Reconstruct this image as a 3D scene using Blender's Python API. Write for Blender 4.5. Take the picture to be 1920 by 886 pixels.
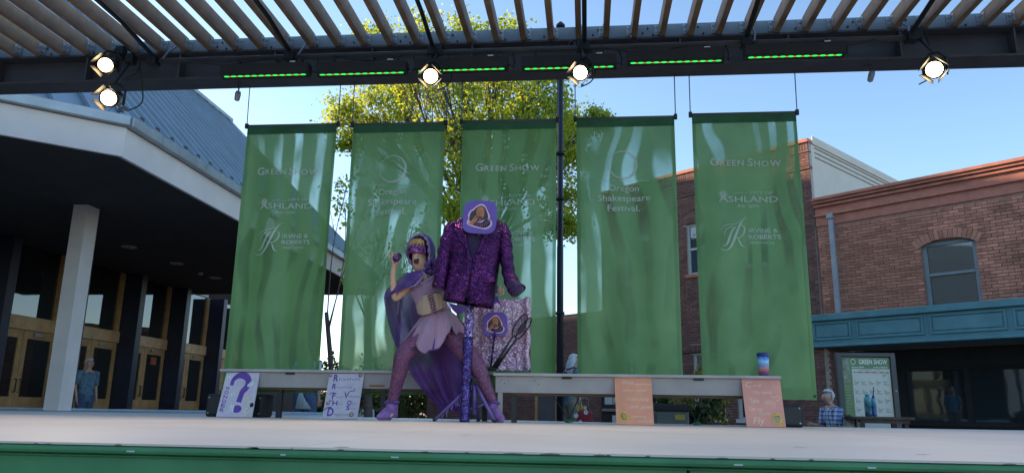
import bpy, bmesh, math, random
from mathutils import Vector, Matrix, noise
for _o in list(bpy.data.objects): bpy.data.objects.remove(_o, do_unlink=True)
SC = bpy.context.scene
COL = SC.collection
RNG = random.Random(7)
PI = math.pi
# ------------------------------------------------------------------ camera
FPX = 1410.0; PITCH = math.radians(12.95); YAW = math.radians(5.72); ROLL = math.radians(0.9)
CAM = Vector((0, 0, 0.76))
_f = Vector((-math.sin(YAW)*math.cos(PITCH), math.cos(YAW)*math.cos(PITCH), math.sin(PITCH)))
_r = Vector((math.cos(YAW), math.sin(YAW), 0)); _u = _r.cross(_f)
CR = _r*math.cos(ROLL)+_u*math.sin(ROLL); CU = _u*math.cos(ROLL)-_r*math.sin(ROLL); CF = _f
cd = bpy.data.cameras.new('camera'); cam = bpy.data.objects.new('camera', cd); COL.objects.link(cam)
cd.sensor_width = 36; cd.lens = 36*FPX/1920; cd.clip_start = .05; cd.clip_end = 3000
M = Matrix((CR, CU, -CF)).transposed().to_4x4(); M.translation = CAM; cam.matrix_world = M
SC.camera = cam
# ------------------------------------------------------------------ sky, sun, exposure
SUN_AZ = Vector((-0.93, 0.37, 0)).normalized(); SUN_EL = math.radians(15)
w = bpy.data.worlds.new('World'); SC.world = w; w.use_nodes = True
nt = w.node_tree; bg = nt.nodes['Background']
sky = nt.nodes.new('ShaderNodeTexSky'); sky.sky_type = 'NISHITA'; sky.sun_disc = False
sky.sun_elevation = SUN_EL; sky.sun_rotation = math.atan2(SUN_AZ.x, SUN_AZ.y)
sky.altitude = 500; sky.air_density = 1.0; sky.dust_density = 0.9; sky.ozone_density = 2.2
nt.links.new(sky.outputs[0], bg.inputs[0]); bg.inputs[1].default_value = 0.15
sl = bpy.data.lights.new('sun', 'SUN'); sl.energy = 5.0; sl.angle = math.radians(.5); sl.color = (1, .72, .44)
so = bpy.data.objects.new('sun', sl); COL.objects.link(so)
_d = SUN_AZ*math.cos(SUN_EL)+Vector((0, 0, math.sin(SUN_EL)))
so.rotation_euler = _d.to_track_quat('Z', 'Y').to_euler(); so.location = (0, 0, 30)
vs = SC.view_settings; vs.view_transform = 'Standard'; vs.look = 'None'; vs.gamma = 1; vs.exposure = 1.32
vs.use_curve_mapping = False
SC.cycles.max_bounces = 8; SC.cycles.transparent_max_bounces = 24; SC.cycles.use_denoising = True
SC.cycles.sample_clamp_indirect = 6
# ------------------------------------------------------------------ measuring helpers
def ray(x, y): return CR*((x-960)/FPX)-CU*((y-443)/FPX)+CF
def at(x, y, Y): d = ray(x, y); return CAM+d*((Y-CAM.y)/d.y)
def atX(x, y, X): d = ray(x, y); return CAM+d*((X-CAM.x)/d.x)
def atZ(x, y, Z): d = ray(x, y); return CAM+d*((Z-CAM.z)/d.z)
def proj(p):
    d = Vector(p)-CAM; z = d.dot(CF)
    return 960+FPX*d.dot(CR)/z, 443-FPX*d.dot(CU)/z, z
# ------------------------------------------------------------------ mesh builder
class MB:
    def __init__(s): s.v = []; s.f = []
    def add(s, vs, fs):
        b = len(s.v); s.v += [tuple(v) for v in vs]; s.f += [tuple(b+i for i in f) for f in fs]; return s
    def box(s, x0, x1, y0, y1, z0, z1, M=None):
        vs = [Vector((x, y, z)) for z in (z0, z1) for y in (y0, y1) for x in (x0, x1)]
        if M is not None: vs = [M @ v for v in vs]
        return s.add(vs, [(0, 2, 3, 1), (4, 5, 7, 6), (0, 1, 5, 4), (2, 6, 7, 3), (0, 4, 6, 2), (1, 3, 7, 5)])
    def bar(s, a, b, w, h, up=(0, 0, 1)):
        a = Vector(a); b = Vector(b); t = (b-a).normalized(); up = Vector(up)
        if abs(t.dot(up)) > .98: up = Vector((1, 0, 0))
        x = t.cross(up).normalized(); z = x.cross(t)
        vs = [p+x*(sx*w/2)+z*(sz*h/2) for p in (a, b) for sz in (-1, 1) for sx in (-1, 1)]
        return s.add(vs, [(0, 1, 3, 2), (4, 6, 7, 5), (0, 4, 5, 1), (2, 3, 7, 6), (0, 2, 6, 4), (1, 5, 7, 3)])
    def tube(s, path, rad, n=10, cap=True, side=None, rad2=None):
        path = [Vector(p) for p in path]; m = len(path)
        if not hasattr(rad, '__len__'): rad = [rad]*m
        if rad2 is None: rad2 = rad
        vs = []; pa = None
        for i, p in enumerate(path):
            t = path[min(i+1, m-1)]-path[max(i-1, 0)]
            if t.length < 1e-9: t = Vector((0, 0, 1))
            t.normalize()
            ref = Vector(side) if side is not None else (pa if pa is not None else (Vector((1, 0, 0)) if abs(t.x) < .9 else Vector((0, 1, 0))))
            a = ref-t*ref.dot(t)
            if a.length < 1e-6: a = t.orthogonal()
            a.normalize(); b = t.cross(a); pa = a
            for k in range(n):
                an = 2*PI*k/n; vs.append(p+a*(rad[i]*math.cos(an))+b*(rad2[i]*math.sin(an)))
        fs = [(i*n+k, i*n+(k+1) % n, (i+1)*n+(k+1) % n, (i+1)*n+k) for i in range(m-1) for k in range(n)]
        if cap: fs += [tuple(range(n-1, -1, -1)), tuple((m-1)*n+k for k in range(n))]
        return s.add(vs, fs)
    def lathe(s, prof, c=(0, 0, 0), n=20, axis=(0, 0, 1)):
        ax = Vector(axis).normalized(); c = Vector(c)
        return s.tube([c+ax*h for r, h in prof], [max(r, 1e-4) for r, h in prof], n, True)
    def prism(s, pts, o, ex, ey, th):
        o = Vector(o); ex = Vector(ex); ey = Vector(ey); nz = ex.cross(ey).normalized(); m = len(pts)
        vs = [o+ex*x+ey*y for x, y in pts]+[o+ex*x+ey*y+nz*th for x, y in pts]
        fs = [tuple(range(m-1, -1, -1)), tuple(m+i for i in range(m))]+[(i, (i+1) % m, m+(i+1) % m, m+i) for i in range(m)]
        return s.add(vs, fs)
    def grid(s, fn, nu, nv, cu=False):
        vs = [fn(i/nu, j/nv) for j in range(nv+1) for i in range(nu+1)]; w_ = nu+1
        return s.add(vs, [(j*w_+i, j*w_+i+1, (j+1)*w_+i+1, (j+1)*w_+i) for j in range(nv) for i in range(nu)])
    def ball(s, c, r, nu=12, nv=8, M=None):
        c = Vector(c); r = (r, r, r) if not hasattr(r, '__len__') else r
        vs = []
        for j in range(nv+1):
            th = PI*j/nv
            for i in range(nu):
                ph = 2*PI*i/nu; v = Vector((r[0]*math.sin(th)*math.cos(ph), r[1]*math.sin(th)*math.sin(ph), r[2]*math.cos(th)))
                vs.append(c+(M @ v if M is not None else v))
        return s.add(vs, [(j*nu+i, (j+1)*nu+i, (j+1)*nu+(i+1) % nu, j*nu+(i+1) % nu) for j in range(nv) for i in range(nu)])
    def mesh(s, name, m=None, smooth=False):
        me = bpy.data.meshes.new(name); me.from_pydata(s.v, [], s.f); me.validate(clean_customdata=False)
        if smooth: me.polygons.foreach_set('use_smooth', [True]*len(me.polygons))
        if m is not None: me.materials.append(m)
        me.update(); return me
WORLD_ROOTS = {}
def tag(o, label=None, cat=None, group=None, kind=None):
    if label: o['label'] = label
    if cat: o['category'] = cat
    if group: o['group'] = group
    if kind: o['kind'] = kind
    return o
def thing(name, label, cat, loc=(0, 0, 0), rotz=0, group=None, world=True):
    """an Empty at the thing's base; world=True: its parts are given in world coordinates"""
    o = bpy.data.objects.new(name, None); COL.objects.link(o); o.location = loc; o.rotation_euler = (0, 0, rotz)
    o.empty_display_size = .1
    tag(o, label, cat, group)
    WORLD_ROOTS[o.name] = (Matrix.Translation(loc) @ Matrix.Rotation(rotz, 4, 'Z')).inverted() if world else None
    return o
def link(name, me, parent=None):
    o = bpy.data.objects.new(name, me); COL.objects.link(o)
    if parent is not None:
        o.parent = parent
        r = parent
        while r.parent is not None: r = r.parent
        inv = WORLD_ROOTS.get(r.name)
        if inv is not None and parent == r: o.matrix_parent_inverse = inv
    return o
def obj(name, mb, m, parent=None, smooth=False, bevel=0, solid=0, sub=0):
    o = link(name, mb.mesh(name, m, smooth), parent)
    if solid:
        md = o.modifiers.new('thickness', 'SOLIDIFY'); md.thickness = solid; md.offset = 0
    if bevel:
        md = o.modifiers.new('edges', 'BEVEL'); md.width = bevel; md.segments = 2; md.limit_method = 'ANGLE'
    if sub:
        md = o.modifiers.new('smooth', 'SUBSURF'); md.levels = sub; md.render_levels = sub
    return o
def copy_tree(o, parent=None):
    c = o.copy(); COL.objects.link(c); c.parent = parent
    for ch in list(o.children): copy_tree(ch, c)
    return c
def skin_mesh(name, verts, edges, root=0, sub=2):
    """one continuous body grown round a skeleton; verts: (co, rx, ry)"""
    me = bpy.data.meshes.new(name); me.from_pydata([tuple(v[0]) for v in verts], edges, [])
    t = bpy.data.objects.new(name, me); COL.objects.link(t)
    md = t.modifiers.new('s', 'SKIN'); md.use_smooth_shade = True; md.branch_smoothing = .4
    lay = me.skin_vertices[0].data
    for i, v in enumerate(verts):
        lay[i].radius = (v[1], v[2] if len(v) > 2 else v[1]); lay[i].use_root = (i == root)
    ms = t.modifiers.new('b', 'SUBSURF'); ms.levels = sub; ms.render_levels = sub
    dg = bpy.context.evaluated_depsgraph_get(); dg.update()
    out = bpy.data.meshes.new_from_object(t.evaluated_get(dg)); out.name = name
    bpy.data.objects.remove(t, do_unlink=True); bpy.data.meshes.remove(me)
    out.polygons.foreach_set('use_smooth', [True]*len(out.polygons))
    return out
# ------------------------------------------------------------------ materials
def lin(c):
    if isinstance(c, str):
        c = [int(c[i:i+2], 16)/255 for i in (1, 3, 5)]
        c = [x/12.92 if x <= .04045 else ((x+.055)/1.055)**2.4 for x in c]
    return (c[0], c[1], c[2], 1)
class NT:
    def __init__(s, name):
        s.m = bpy.data.materials.new(name); s.m.use_nodes = True; s.t = s.m.node_tree; s.t.nodes.clear()
        s.out = s.n('ShaderNodeOutputMaterial')
    def n(s, typ, **kw):
        x = s.t.nodes.new(typ)
        for k, v in kw.items(): setattr(x, k, v)
        return x
    def set(s, node, **kw):
        for k, v in kw.items():
            inp = node.inputs[k.replace('_', ' ')] if k.replace('_', ' ') in node.inputs else node.inputs[int(k[1:])]
            if hasattr(v, 'is_output') or isinstance(v, bpy.types.NodeSocket): s.t.links.new(v, inp)
            else: inp.default_value = v
        return node
    def l(s, a, b): s.t.links.new(a, b)
    def coord(s, which='Object'): return s.n('ShaderNodeTexCoord').outputs[which]
    def noise(s, scale, detail=4, rough=.55, vec=None, dist=0):
        x = s.n('ShaderNodeTexNoise'); x.inputs['Scale'].default_value = scale; x.inputs['Detail'].default_value = detail
        x.inputs['Roughness'].default_value = rough; x.inputs['Distortion'].default_value = dist
        s.l(vec if vec is not None else s.coord(), x.inputs['Vector']); return x.outputs['Fac']
    def ramp(s, fac, stops, interp='LINEAR'):
        r = s.n('ShaderNodeValToRGB'); r.color_ramp.interpolation = interp; e = r.color_ramp.elements
        while len(e) < len(stops): e.new(.5)
        for i, (p, c) in enumerate(stops): e[i].position = p; e[i].color = c if len(c) == 4 else (*c, 1)
        s.l(fac, r.inputs[0]); return r.outputs[0]
    def math(s, op, a, b=None, clamp=False):
        x = s.n('ShaderNodeMath', operation=op); x.use_clamp = clamp
        for i, v in enumerate((a, b)):
            if v is None: continue
            if isinstance(v, (int, float)): x.inputs[i].default_value = v
            else: s.l(v, x.inputs[i])
        return x.outputs[0]
    def mix(s, fac, a, b):
        x = s.n('ShaderNodeMix', data_type='RGBA')
        for i, v in ((0, fac), (6, a), (7, b)):
            if isinstance(v, (int, float, tuple, list)): x.inputs[i].default_value = v
            else: s.l(v, x.inputs[i])
        return x.outputs[2]
    def bump(s, h, strength=.3, dist=.01):
        b = s.n('ShaderNodeBump'); b.inputs['Strength'].default_value = strength; b.inputs['Distance'].default_value = dist
        s.l(h, b.inputs['Height']); return b.outputs[0]
    def bsdf(s, **kw):
        p = s.n('ShaderNodeBsdfPrincipled'); s.set(p, **kw); s.l(p.outputs[0], s.out.inputs[0]); return p
_mc = {}
def pm(name, col, rough=.6, metal=0., var=.12, scale=6, bump=0., bscale=60, spec=.5, objvar=0., dist=.004, trans=0):
    """painted / plain surface with uneven tone, wear and fine relief"""
    if name in _mc: return _mc[name]
    g = NT(name); c = lin(col)
    nz = g.noise(scale, 5, .6)
    d_ = tuple(max(0, x*(1-var)) for x in c[:3]); h_ = tuple(min(1, x*(1+var)) for x in c[:3])
    cc = g.ramp(nz, [(.3, (*d_, 1)), (.7, (*h_, 1))])
    if objvar:
        oi = g.n('ShaderNodeObjectInfo').outputs['Random']; ri = g.n('ShaderNodeNewGeometry').outputs['Random Per Island']
        fr = g.math('FRACT', g.math('ADD', oi, ri))
        v = g.n('ShaderNodeHueSaturation'); g.l(cc, v.inputs['Color'])
        g.l(g.math('ADD', g.math('MULTIPLY', fr, 2*objvar), 1-objvar), v.inputs['Value']); cc = v.outputs[0]
    rr = g.math('ADD', g.math('MULTIPLY', g.noise(scale*3, 3), .2), rough-.1, True)
    p = g.bsdf(Base_Color=cc, Roughness=rr, Metallic=metal)
    p.inputs['Specular IOR Level'].default_value = spec
    if bump: g.l(g.bump(g.noise(bscale, 4), bump, dist), p.inputs['Normal'])
    _mc[name] = g.m; return g.m
def emit(name, col, strength):
    g = NT(name); e = g.n('ShaderNodeEmission'); e.inputs[0].default_value = lin(col); e.inputs[1].default_value = strength
    g.l(e.outputs[0], g.out.inputs[0]); return g.m
def glass(name, tint, rough=.03, refl=.5, see=0.0):
    """window pane: dark body, mirror-like skin"""
    g = NT(name); p = g.bsdf(Base_Color=lin(tint), Roughness=rough, Metallic=0.0)
    p.inputs['Specular IOR Level'].default_value = refl; p.inputs['Coat Weight'].default_value = 1; p.inputs['Coat Roughness'].default_value = .02
    p.inputs['Coat IOR'].default_value = 1.7
    g.l(g.bump(g.noise(1.3, 2), .05, .05), p.inputs['Coat Normal']); return g.m
def banner_mat():
    g = NT('green_scrim'); oc = g.coord()
    mp = g.n('ShaderNodeMapping'); g.l(oc, mp.inputs[0]); mp.inputs['Scale'].default_value = (2.4, 1, 1.5)
    nz = g.noise(.8, 2, .5, mp.outputs[0], .8)
    wv = g.n('ShaderNodeTexWave', wave_type='BANDS', bands_direction='X'); g.l(mp.outputs[0], wv.inputs['Vector'])
    g.set(wv, Scale=.66, Distortion=14, Detail=2.2, Detail_Scale=.6, Detail_Roughness=.5)
    wsh = g.math('MULTIPLY', g.math('ADD', wv.outputs['Fac'], -.5, True), 3.2, True)
    thin = g.math('MULTIPLY', wsh, g.math('ADD', g.math('MULTIPLY', nz, 3.8), -1.5, True))  # wavy see-through mask imitating moiré of bright sky behind the mesh
    weave = g.n('ShaderNodeTexWave', wave_type='BANDS', bands_direction='Z'); g.l(oc, weave.inputs['Vector'])
    g.set(weave, Scale=28, Distortion=.6, Detail=1)
    t = g.math('ADD', g.math('MULTIPLY', thin, g.math('ADD', g.math('MULTIPLY', weave.outputs['Fac'], .22), .72)), .05, True)
    t = g.math('MULTIPLY', t, .52)
    col = g.ramp(g.noise(2.2, 3, .5, mp.outputs[0]), [(.25, lin((.135, .29, .09))), (.75, lin((.19, .375, .12)))])
    df = g.n('ShaderNodeBsdfDiffuse'); g.l(col, df.inputs[0])
    tl = g.n('ShaderNodeBsdfTranslucent'); g.l(col, tl.inputs[0])
    gl = g.n('ShaderNodeBsdfGlossy'); gl.inputs['Roughness'].default_value = .38; gl.inputs[0].default_value = (.8, .9, .85, 1)
    m1 = g.n('ShaderNodeMixShader'); m1.inputs[0].default_value = .38; g.l(df.outputs[0], m1.inputs[1]); g.l(tl.outputs[0], m1.inputs[2])
    m2 = g.n('ShaderNodeMixShader'); m2.inputs[0].default_value = .04; g.l(m1.outputs[0], m2.inputs[1]); g.l(gl.outputs[0], m2.inputs[2])
    tr = g.n('ShaderNodeBsdfTransparent'); tr.inputs[0].default_value = (.72, .88, .78, 1)
    m3 = g.n('ShaderNodeMixShader'); g.l(t, m3.inputs[0]); g.l(m2.outputs[0], m3.inputs[1]); g.l(tr.outputs[0], m3.inputs[2])
    g.l(m3.outputs[0], g.out.inputs[0]); return g.m
def cloth_mat(name, col, see=.0, transl=.3, var=.2, scale=5, rough=.8, sheen=.2, foldscale=(14, 14, 2), fold=.4):
    g = NT(name); oc = g.coord(); c = lin(col)
    cc = g.ramp(g.noise(scale, 4), [(.3, tuple(x*(1-var) for x in c[:3])), (.7, tuple(min(1, x*(1+var)) for x in c[:3]))])
    mp = g.n('ShaderNodeMapping'); g.l(oc, mp.inputs[0]); mp.inputs['Scale'].default_value = foldscale
    bp = g.bump(g.noise(1, 3, .6, mp.outputs[0]), fold, .03)
    p = g.n('ShaderNodeBsdfPrincipled'); g.set(p, Base_Color=cc, Roughness=rough, Normal=bp)
    p.inputs['Sheen Weight'].default_value = sheen
    last = p.outputs[0]
    if transl:
        tl = g.n('ShaderNodeBsdfTranslucent'); g.l(cc, tl.inputs[0])
        mx = g.n('ShaderNodeMixShader'); mx.inputs[0].default_value = transl; g.l(last, mx.inputs[1]); g.l(tl.outputs[0], mx.inputs[2]); last = mx.outputs[0]
    if see:
        tr = g.n('ShaderNodeBsdfTransparent'); tr.inputs[0].default_value = tuple(min(1, x+.45) for x in c[:3])+(1,)
        mx = g.n('ShaderNodeMixShader')
        g.l(g.math('ADD', g.math('MULTIPLY', g.noise(1, 2, .5, mp.outputs[0]), .8), see-.4, True), mx.inputs[0])
        g.l(last, mx.inputs[1]); g.l(tr.outputs[0], mx.inputs[2]); last = mx.outputs[0]
    g.l(last, g.out.inputs[0]); return g.m
def sequin(name, dark, mid, bright, scale=110, tilt=.55, rough=.25, metal=.75):
    g = NT(name); oc = g.coord()
    vo = g.n('ShaderNodeTexVoronoi'); vo.inputs['Scale'].default_value = scale; g.l(oc, vo.inputs['Vector'])
    sep = g.n('ShaderNodeSeparateColor'); g.l(vo.outputs['Color'], sep.inputs[0])
    big = g.noise(5, 3)
    f = g.math('ADD', g.math('MULTIPLY', sep.outputs[0], .75), g.math('MULTIPLY', big, .5), True)
    cc = g.ramp(f, [(.3, lin(dark)), (.72, lin(mid)), (.97, lin(bright))])
    geo = g.n('ShaderNodeNewGeometry')
    sub = g.n('ShaderNodeVectorMath', operation='SUBTRACT'); g.l(vo.outputs['Color'], sub.inputs[0]); sub.inputs[1].default_value = (.5, .5, .5)
    scl = g.n('ShaderNodeVectorMath', operation='SCALE'); g.l(sub.outputs[0], scl.inputs[0]); scl.inputs['Scale'].default_value = tilt*2
    ad = g.n('ShaderNodeVectorMath', operation='ADD'); g.l(geo.outputs['Normal'], ad.inputs[0]); g.l(scl.outputs[0], ad.inputs[1])
    nm = g.n('ShaderNodeVectorMath', operation='NORMALIZE'); g.l(ad.outputs[0], nm.inputs[0])
    p = g.bsdf(Base_Color=cc, Roughness=rough, Metallic=metal, Normal=nm.outputs[0]); return g.m
def leaf_mat(name, c0, c1, c2, tr=.45):
    g = NT(name); ri = g.n('ShaderNodeNewGeometry').outputs['Random Per Island']
    cc = g.ramp(ri, [(0, lin(c0)), (.55, lin(c1)), (1, lin(c2))])
    p = g.n('ShaderNodeBsdfPrincipled'); g.set(p, Base_Color=cc, Roughness=.55)
    tl = g.n('ShaderNodeBsdfTranslucent'); g.l(cc, tl.inputs[0])
    mx = g.n('ShaderNodeMixShader'); mx.inputs[0].default_value = tr; g.l(p.outputs[0], mx.inputs[1]); g.l(tl.outputs[0], mx.inputs[2])
    g.l(mx.outputs[0], g.out.inputs[0]); return g.m
def plaid_mat():
    g = NT('plaid_cloth'); oc = g.coord(); sp = g.n('ShaderNodeSeparateXYZ'); g.l(oc, sp.inputs[0])
    def band(ax, sc, th): return g.math('GREATER_THAN', g.math('FRACT', g.math('MULTIPLY', sp.outputs[ax], sc)), th)
    a = band(2, 17, .5); b = band(0, 17, .5); l1 = band(2, 17, .9); l2 = band(0, 17, .9)
    s_ = g.math('MULTIPLY', g.math('ADD', a, b), .5)
    c = g.ramp(s_, [(.0, lin((.55, .62, .72))), (.5, lin((.16, .27, .5))), (1, lin((.04, .08, .22)))])
    c = g.mix(g.math('MULTIPLY', g.math('MAXIMUM', l1, l2), .6), c, (.8, .8, .85, 1))
    g.bsdf(Base_Color=c, Roughness=.85); return g.m
# ------------------------------------------------------------------ flat print: lettering and drawn marks
_tc = {}
def glyphs(txt, bold=0.0):
    k = (txt, bold)
    if k in _tc: return _tc[k]
    cu = bpy.data.curves.new('lettering', 'FONT'); cu.body = txt; cu.resolution_u = 3; cu.offset = bold; cu.fill_mode = 'FRONT'
    t = bpy.data.objects.new('lettering', cu); COL.objects.link(t)
    dg = bpy.context.evaluated_depsgraph_get(); me = bpy.data.meshes.new_from_object(t.evaluated_get(dg))
    vs = [(v.co.x, v.co.y) for v in me.vertices]; fs = [tuple(p.vertices) for p in me.polygons]
    bpy.data.objects.remove(t, do_unlink=True); bpy.data.curves.remove(cu); bpy.data.meshes.remove(me)
    _tc[k] = (vs, fs); return vs, fs
class Flat:
    """2-D marks, later laid on a surface"""
    def __init__(s): s.v = []; s.f = []
    def add(s, vs, fs): b = len(s.v); s.v += list(vs); s.f += [tuple(b+i for i in f) for f in fs]; return s
    def text(s, txt, x, y, h, w=None, align='C', bold=0., shear=0., rot=0., smallcaps=False, track=0):
        if smallcaps:
            segs = []; cx = 0
            for i, ch in enumerate(txt):
                big = ch.isupper() and (i == 0 or txt[i-1] == ' '); sc = 1 if big else .74
                if ch == ' ': cx += .32; continue
                vs, fs = glyphs(ch.upper(), bold); x0 = min(v[0] for v in vs); x1 = max(v[0] for v in vs)
                segs.append(([((v[0]-x0)*sc+cx, v[1]*sc) for v in vs], fs)); cx += (x1-x0)*sc+.09+track
            vs = []; fs = []
            for a, b in segs: n0 = len(vs); vs += a; fs += [tuple(n0+i for i in f) for f in b]
        else: vs, fs = glyphs(txt, bold)
        if not vs: return s
        x0 = min(v[0] for v in vs); x1 = max(v[0] for v in vs); sc = h/.73
        sx = (w/(x1-x0)) if w else sc; W = (x1-x0)*sx
        ox = {'C': -W/2, 'L': 0, 'R': -W}[align]; c, si = math.cos(rot), math.sin(rot); out = []
        for vx, vy in vs:
            px = (vx-x0)*sx+ox+shear*vy*sc; py = vy*sc
            out.append((x+px*c-py*si, y+px*si+py*c))
        return s.add(out, fs)
    def stroke(s, pts, wd):
        m = len(pts); wd = wd if hasattr(wd, '__len__') else [wd]*m; vs = []
        for i, p in enumerate(pts):
            a = pts[max(i-1, 0)]; b = pts[min(i+1, m-1)]; dx, dy = b[0]-a[0], b[1]-a[1]; L = math.hypot(dx, dy) or 1
            vs += [(p[0]-dy/L*wd[i]/2, p[1]+dx/L*wd[i]/2), (p[0]+dy/L*wd[i]/2, p[1]-dx/L*wd[i]/2)]
        return s.add(vs, [(2*i, 2*i+1, 2*i+3, 2*i+2) for i in range(m-1)])
    def poly(s, pts): return s.add(pts, [tuple(range(len(pts)))])
    def ring(s, cx, cy, r0, r1, n=40, off=(0, 0)):
        vs = []
        for k in range(n):
            a = 2*PI*k/n; vs += [(cx+r1*math.cos(a), cy+r1*math.sin(a)), (cx+off[0]+r0*math.cos(a), cy+off[1]+r0*math.sin(a))]
        return s.add(vs, [(2*k, (2*k+2) % (2*n), (2*k+3) % (2*n), 2*k+1) for k in range(n)])
    def disc(s, cx, cy, rx, ry=None, n=20, rot=0):
        ry = ry or rx; c, si = math.cos(rot), math.sin(rot)
        return s.poly([(cx+rx*math.cos(2*PI*k/n)*c-ry*math.sin(2*PI*k/n)*si, cy+rx*math.cos(2*PI*k/n)*si+ry*math.sin(2*PI*k/n)*c) for k in range(n)])
def spline(pts, n=8):
    out = []
    P = [pts[0]]+list(pts)+[pts[-1]]
    for i in range(1, len(P)-2):
        for k in range(n):
            t = k/n; a, b, c, d = P[i-1], P[i], P[i+1], P[i+2]
            out.append(tuple(.5*((2*b[j])+(c[j]-a[j])*t+(2*a[j]-5*b[j]+4*c[j]-d[j])*t*t+(3*b[j]-a[j]-3*c[j]+d[j])*t**3) for j in range(len(b))))
    out.append(tuple(pts[-1])); return out
def lay(name, flat, m, parent, fn):
    mb = MB(); mb.add([fn(x, y) for x, y in flat.v], flat.f); return obj(name, mb, m, parent)
# ================================================================== materials of the setting
SZ = 0.665                                                    # stage height
m_deck = pm('stage_paint', (.74, .635, .55), .5, var=.10, scale=1.1, bump=.15, bscale=18)
m_stagegreen = pm('stage_green_paint', (.075, .27, .12), .45, var=.2, scale=3, bump=.2, bscale=25)
m_wear = pm('bare_wood_wear', (.22, .16, .14), .8, var=.3)
m_chip = pm('chipped_paint', (.55, .6, .56), .7)
m_bluegrey = pm('pale_blue_concrete', (.42, .5, .56), .7, var=.1)
m_steel = pm('dark_steel_paint', (.07, .07, .075), .45, var=.18, scale=4, bump=.06)
m_steel2 = pm('beam_web_paint', (.10, .10, .108), .5, var=.15, scale=3)
m_header = pm('blue_grey_plate', (.22, .27, .30), .5, var=.15, scale=3, bump=.05)
m_raft = pm('weathered_rafter', (.27, .165, .095), .6, var=.3, scale=5, bump=.2, bscale=30, objvar=.12)
m_black = pm('black_metal', (.012, .012, .014), .45, var=.2)
m_blackmatte = pm('black_matte', (.016, .016, .018), .75, var=.2, bump=.2, bscale=150)
m_galv = pm('galvanised', (.35, .36, .37), .4, .6, var=.2)
m_white = pm('white_paint', (.7, .72, .72), .5, var=.06)
m_mortar = pm('brick_mortar', (.42, .37, .33), .9, var=.2, scale=9, bump=.4, bscale=60)
m_mortar2 = pm('old_mortar', (.33, .18, .13), .9, var=.25, scale=9, bump=.4, bscale=60)
m_brick = pm('dark_red_brick', (.185, .095, .08), .85, var=.3, scale=7, bump=.5, bscale=70, objvar=.25)
m_brick2 = pm('old_red_brick', (.47, .215, .145), .85, var=.4, scale=2.2, bump=.6, bscale=55, objvar=.24)
m_cornice = pm('red_painted_cornice', (.46, .18, .125), .75, var=.18, scale=5, bump=.3, bscale=30)
m_stucco = pm('beige_stucco', (.66, .62, .53), .9, var=.06, scale=2, bump=.3, bscale=80)
m_groove = pm('stucco_groove', (.22, .19, .17), .9)
m_teal = pm('teal_painted_wood', (.095, .25, .285), .5, var=.14, scale=3, bump=.1, bscale=30)
m_store = pm('dark_storefront', (.02, .021, .024), .5, var=.3)
m_down = pm('grey_downspout', (.32, .35, .38), .5, var=.12)
m_frame = pm('white_window_frame', (.55, .57, .56), .5, var=.08)
m_gframe = pm('grey_window_frame', (.22, .26, .28), .5, var=.1)
m_roofm = pm('blue_grey_metal_roof', (.34, .42, .48), .38, .55, var=.12, scale=2)
m_gutter = pm('grey_gutter', (.38, .41, .43), .42, .4, var=.15, scale=3)
m_fascia = pm('grey_stucco_fascia', (.78, .68, .62), .85, var=.09, scale=1.3, bump=.2, bscale=90)
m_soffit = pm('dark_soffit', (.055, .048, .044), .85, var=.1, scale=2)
m_fin = pm('navy_fin', (.016, .02, .045), .45, var=.2)
m_wood = pm('golden_door_wood', (.50, .285, .115), .5, var=.25, scale=4, bump=.1)
m_woodband = pm('pale_oak_band', (.62, .39, .19), .5, var=.22, scale=5)
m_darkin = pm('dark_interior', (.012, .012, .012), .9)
m_doorglass = glass('door_glass', (.012, .013, .014), .02, .7)
m_glass = glass('window_glass', (.02, .03, .035), .03, .6)
m_lamp = pm('downlight_disc', (.42, .41, .40), .6)
# ------------------------------------------------------------------ ground and raised surfaces
g = NT('brick_paving'); br = g.n('ShaderNodeTexBrick'); g.l(g.coord(), br.inputs['Vector'])
g.set(br, Color1=lin((.20, .11, .085)), Color2=lin((.27, .15, .11)), Mortar=lin((.2, .18, .16)), Scale=5, Mortar_Size=.012)
g.bsdf(Base_Color=g.mix(g.noise(.4, 4), br.outputs[0], (.2, .14, .11, 1)), Roughness=.85)
mb = MB(); mb.add([(-900, -300, 0), (900, -300, 0), (900, 1500, 0), (-900, 1500, 0)], [(0, 1, 2, 3)])
tag(obj('ground', mb, g.m), 'brick paved plaza around the stage', 'ground', kind='structure')
mb = MB(); mb.box(-11, -3.6, 8.6, 11.4, 0.003, SZ-.02); mb.box(-11, -3.6, 11.2, 11.4, SZ-.02, SZ+.012)
tag(obj('raised_path', mb, m_bluegrey, bevel=.01), 'pale blue grey raised walk before the theatre doors', 'path', kind='structure')
# ------------------------------------------------------------------ the stage
stage = thing('stage', 'low open air stage with pale floor and green front', 'stage', (-.5, 4, 0))
back = [(5.8, 6.55), (2.6, 6.35), (.9, 6.45), (-.5, 7.1), (-2.8, 7.6), (-3.9, 7.75), (-7.2, 7.9)]
fr = [(-7.2, 1.81), (5.8, 1.81)]
yb = lambda x: next(b_[1]+(a_[1]-b_[1])*(x-b_[0])/(a_[0]-b_[0]) for a_, b_ in zip(back, back[1:]) if b_[0] <= x <= a_[0])
for i in range(6):                                             # painted deck panels, a hair apart
    xa, xb = -7.2+i*13/6, -7.2+(i+1)*13/6-.004
    for j, (ya, yz) in enumerate(((1.81, 3.03), (3.034, 4.25), (4.254, 5.47), (5.474, None))):
        off = 0; pts_ = [(xa, ya), (xb, ya)]+([(xb, yz), (xa, yz)] if yz else [(xb, yb(xb))]+[p_ for p_ in back if xa < p_[0] < xb]+[(xa, yb(xa))])
        mb = MB(); mb.prism(pts_, (0, 0, SZ-.005), (1, 0, 0), (0, 1, 0), .005); obj('deck_panel', mb, m_deck, stage)
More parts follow.
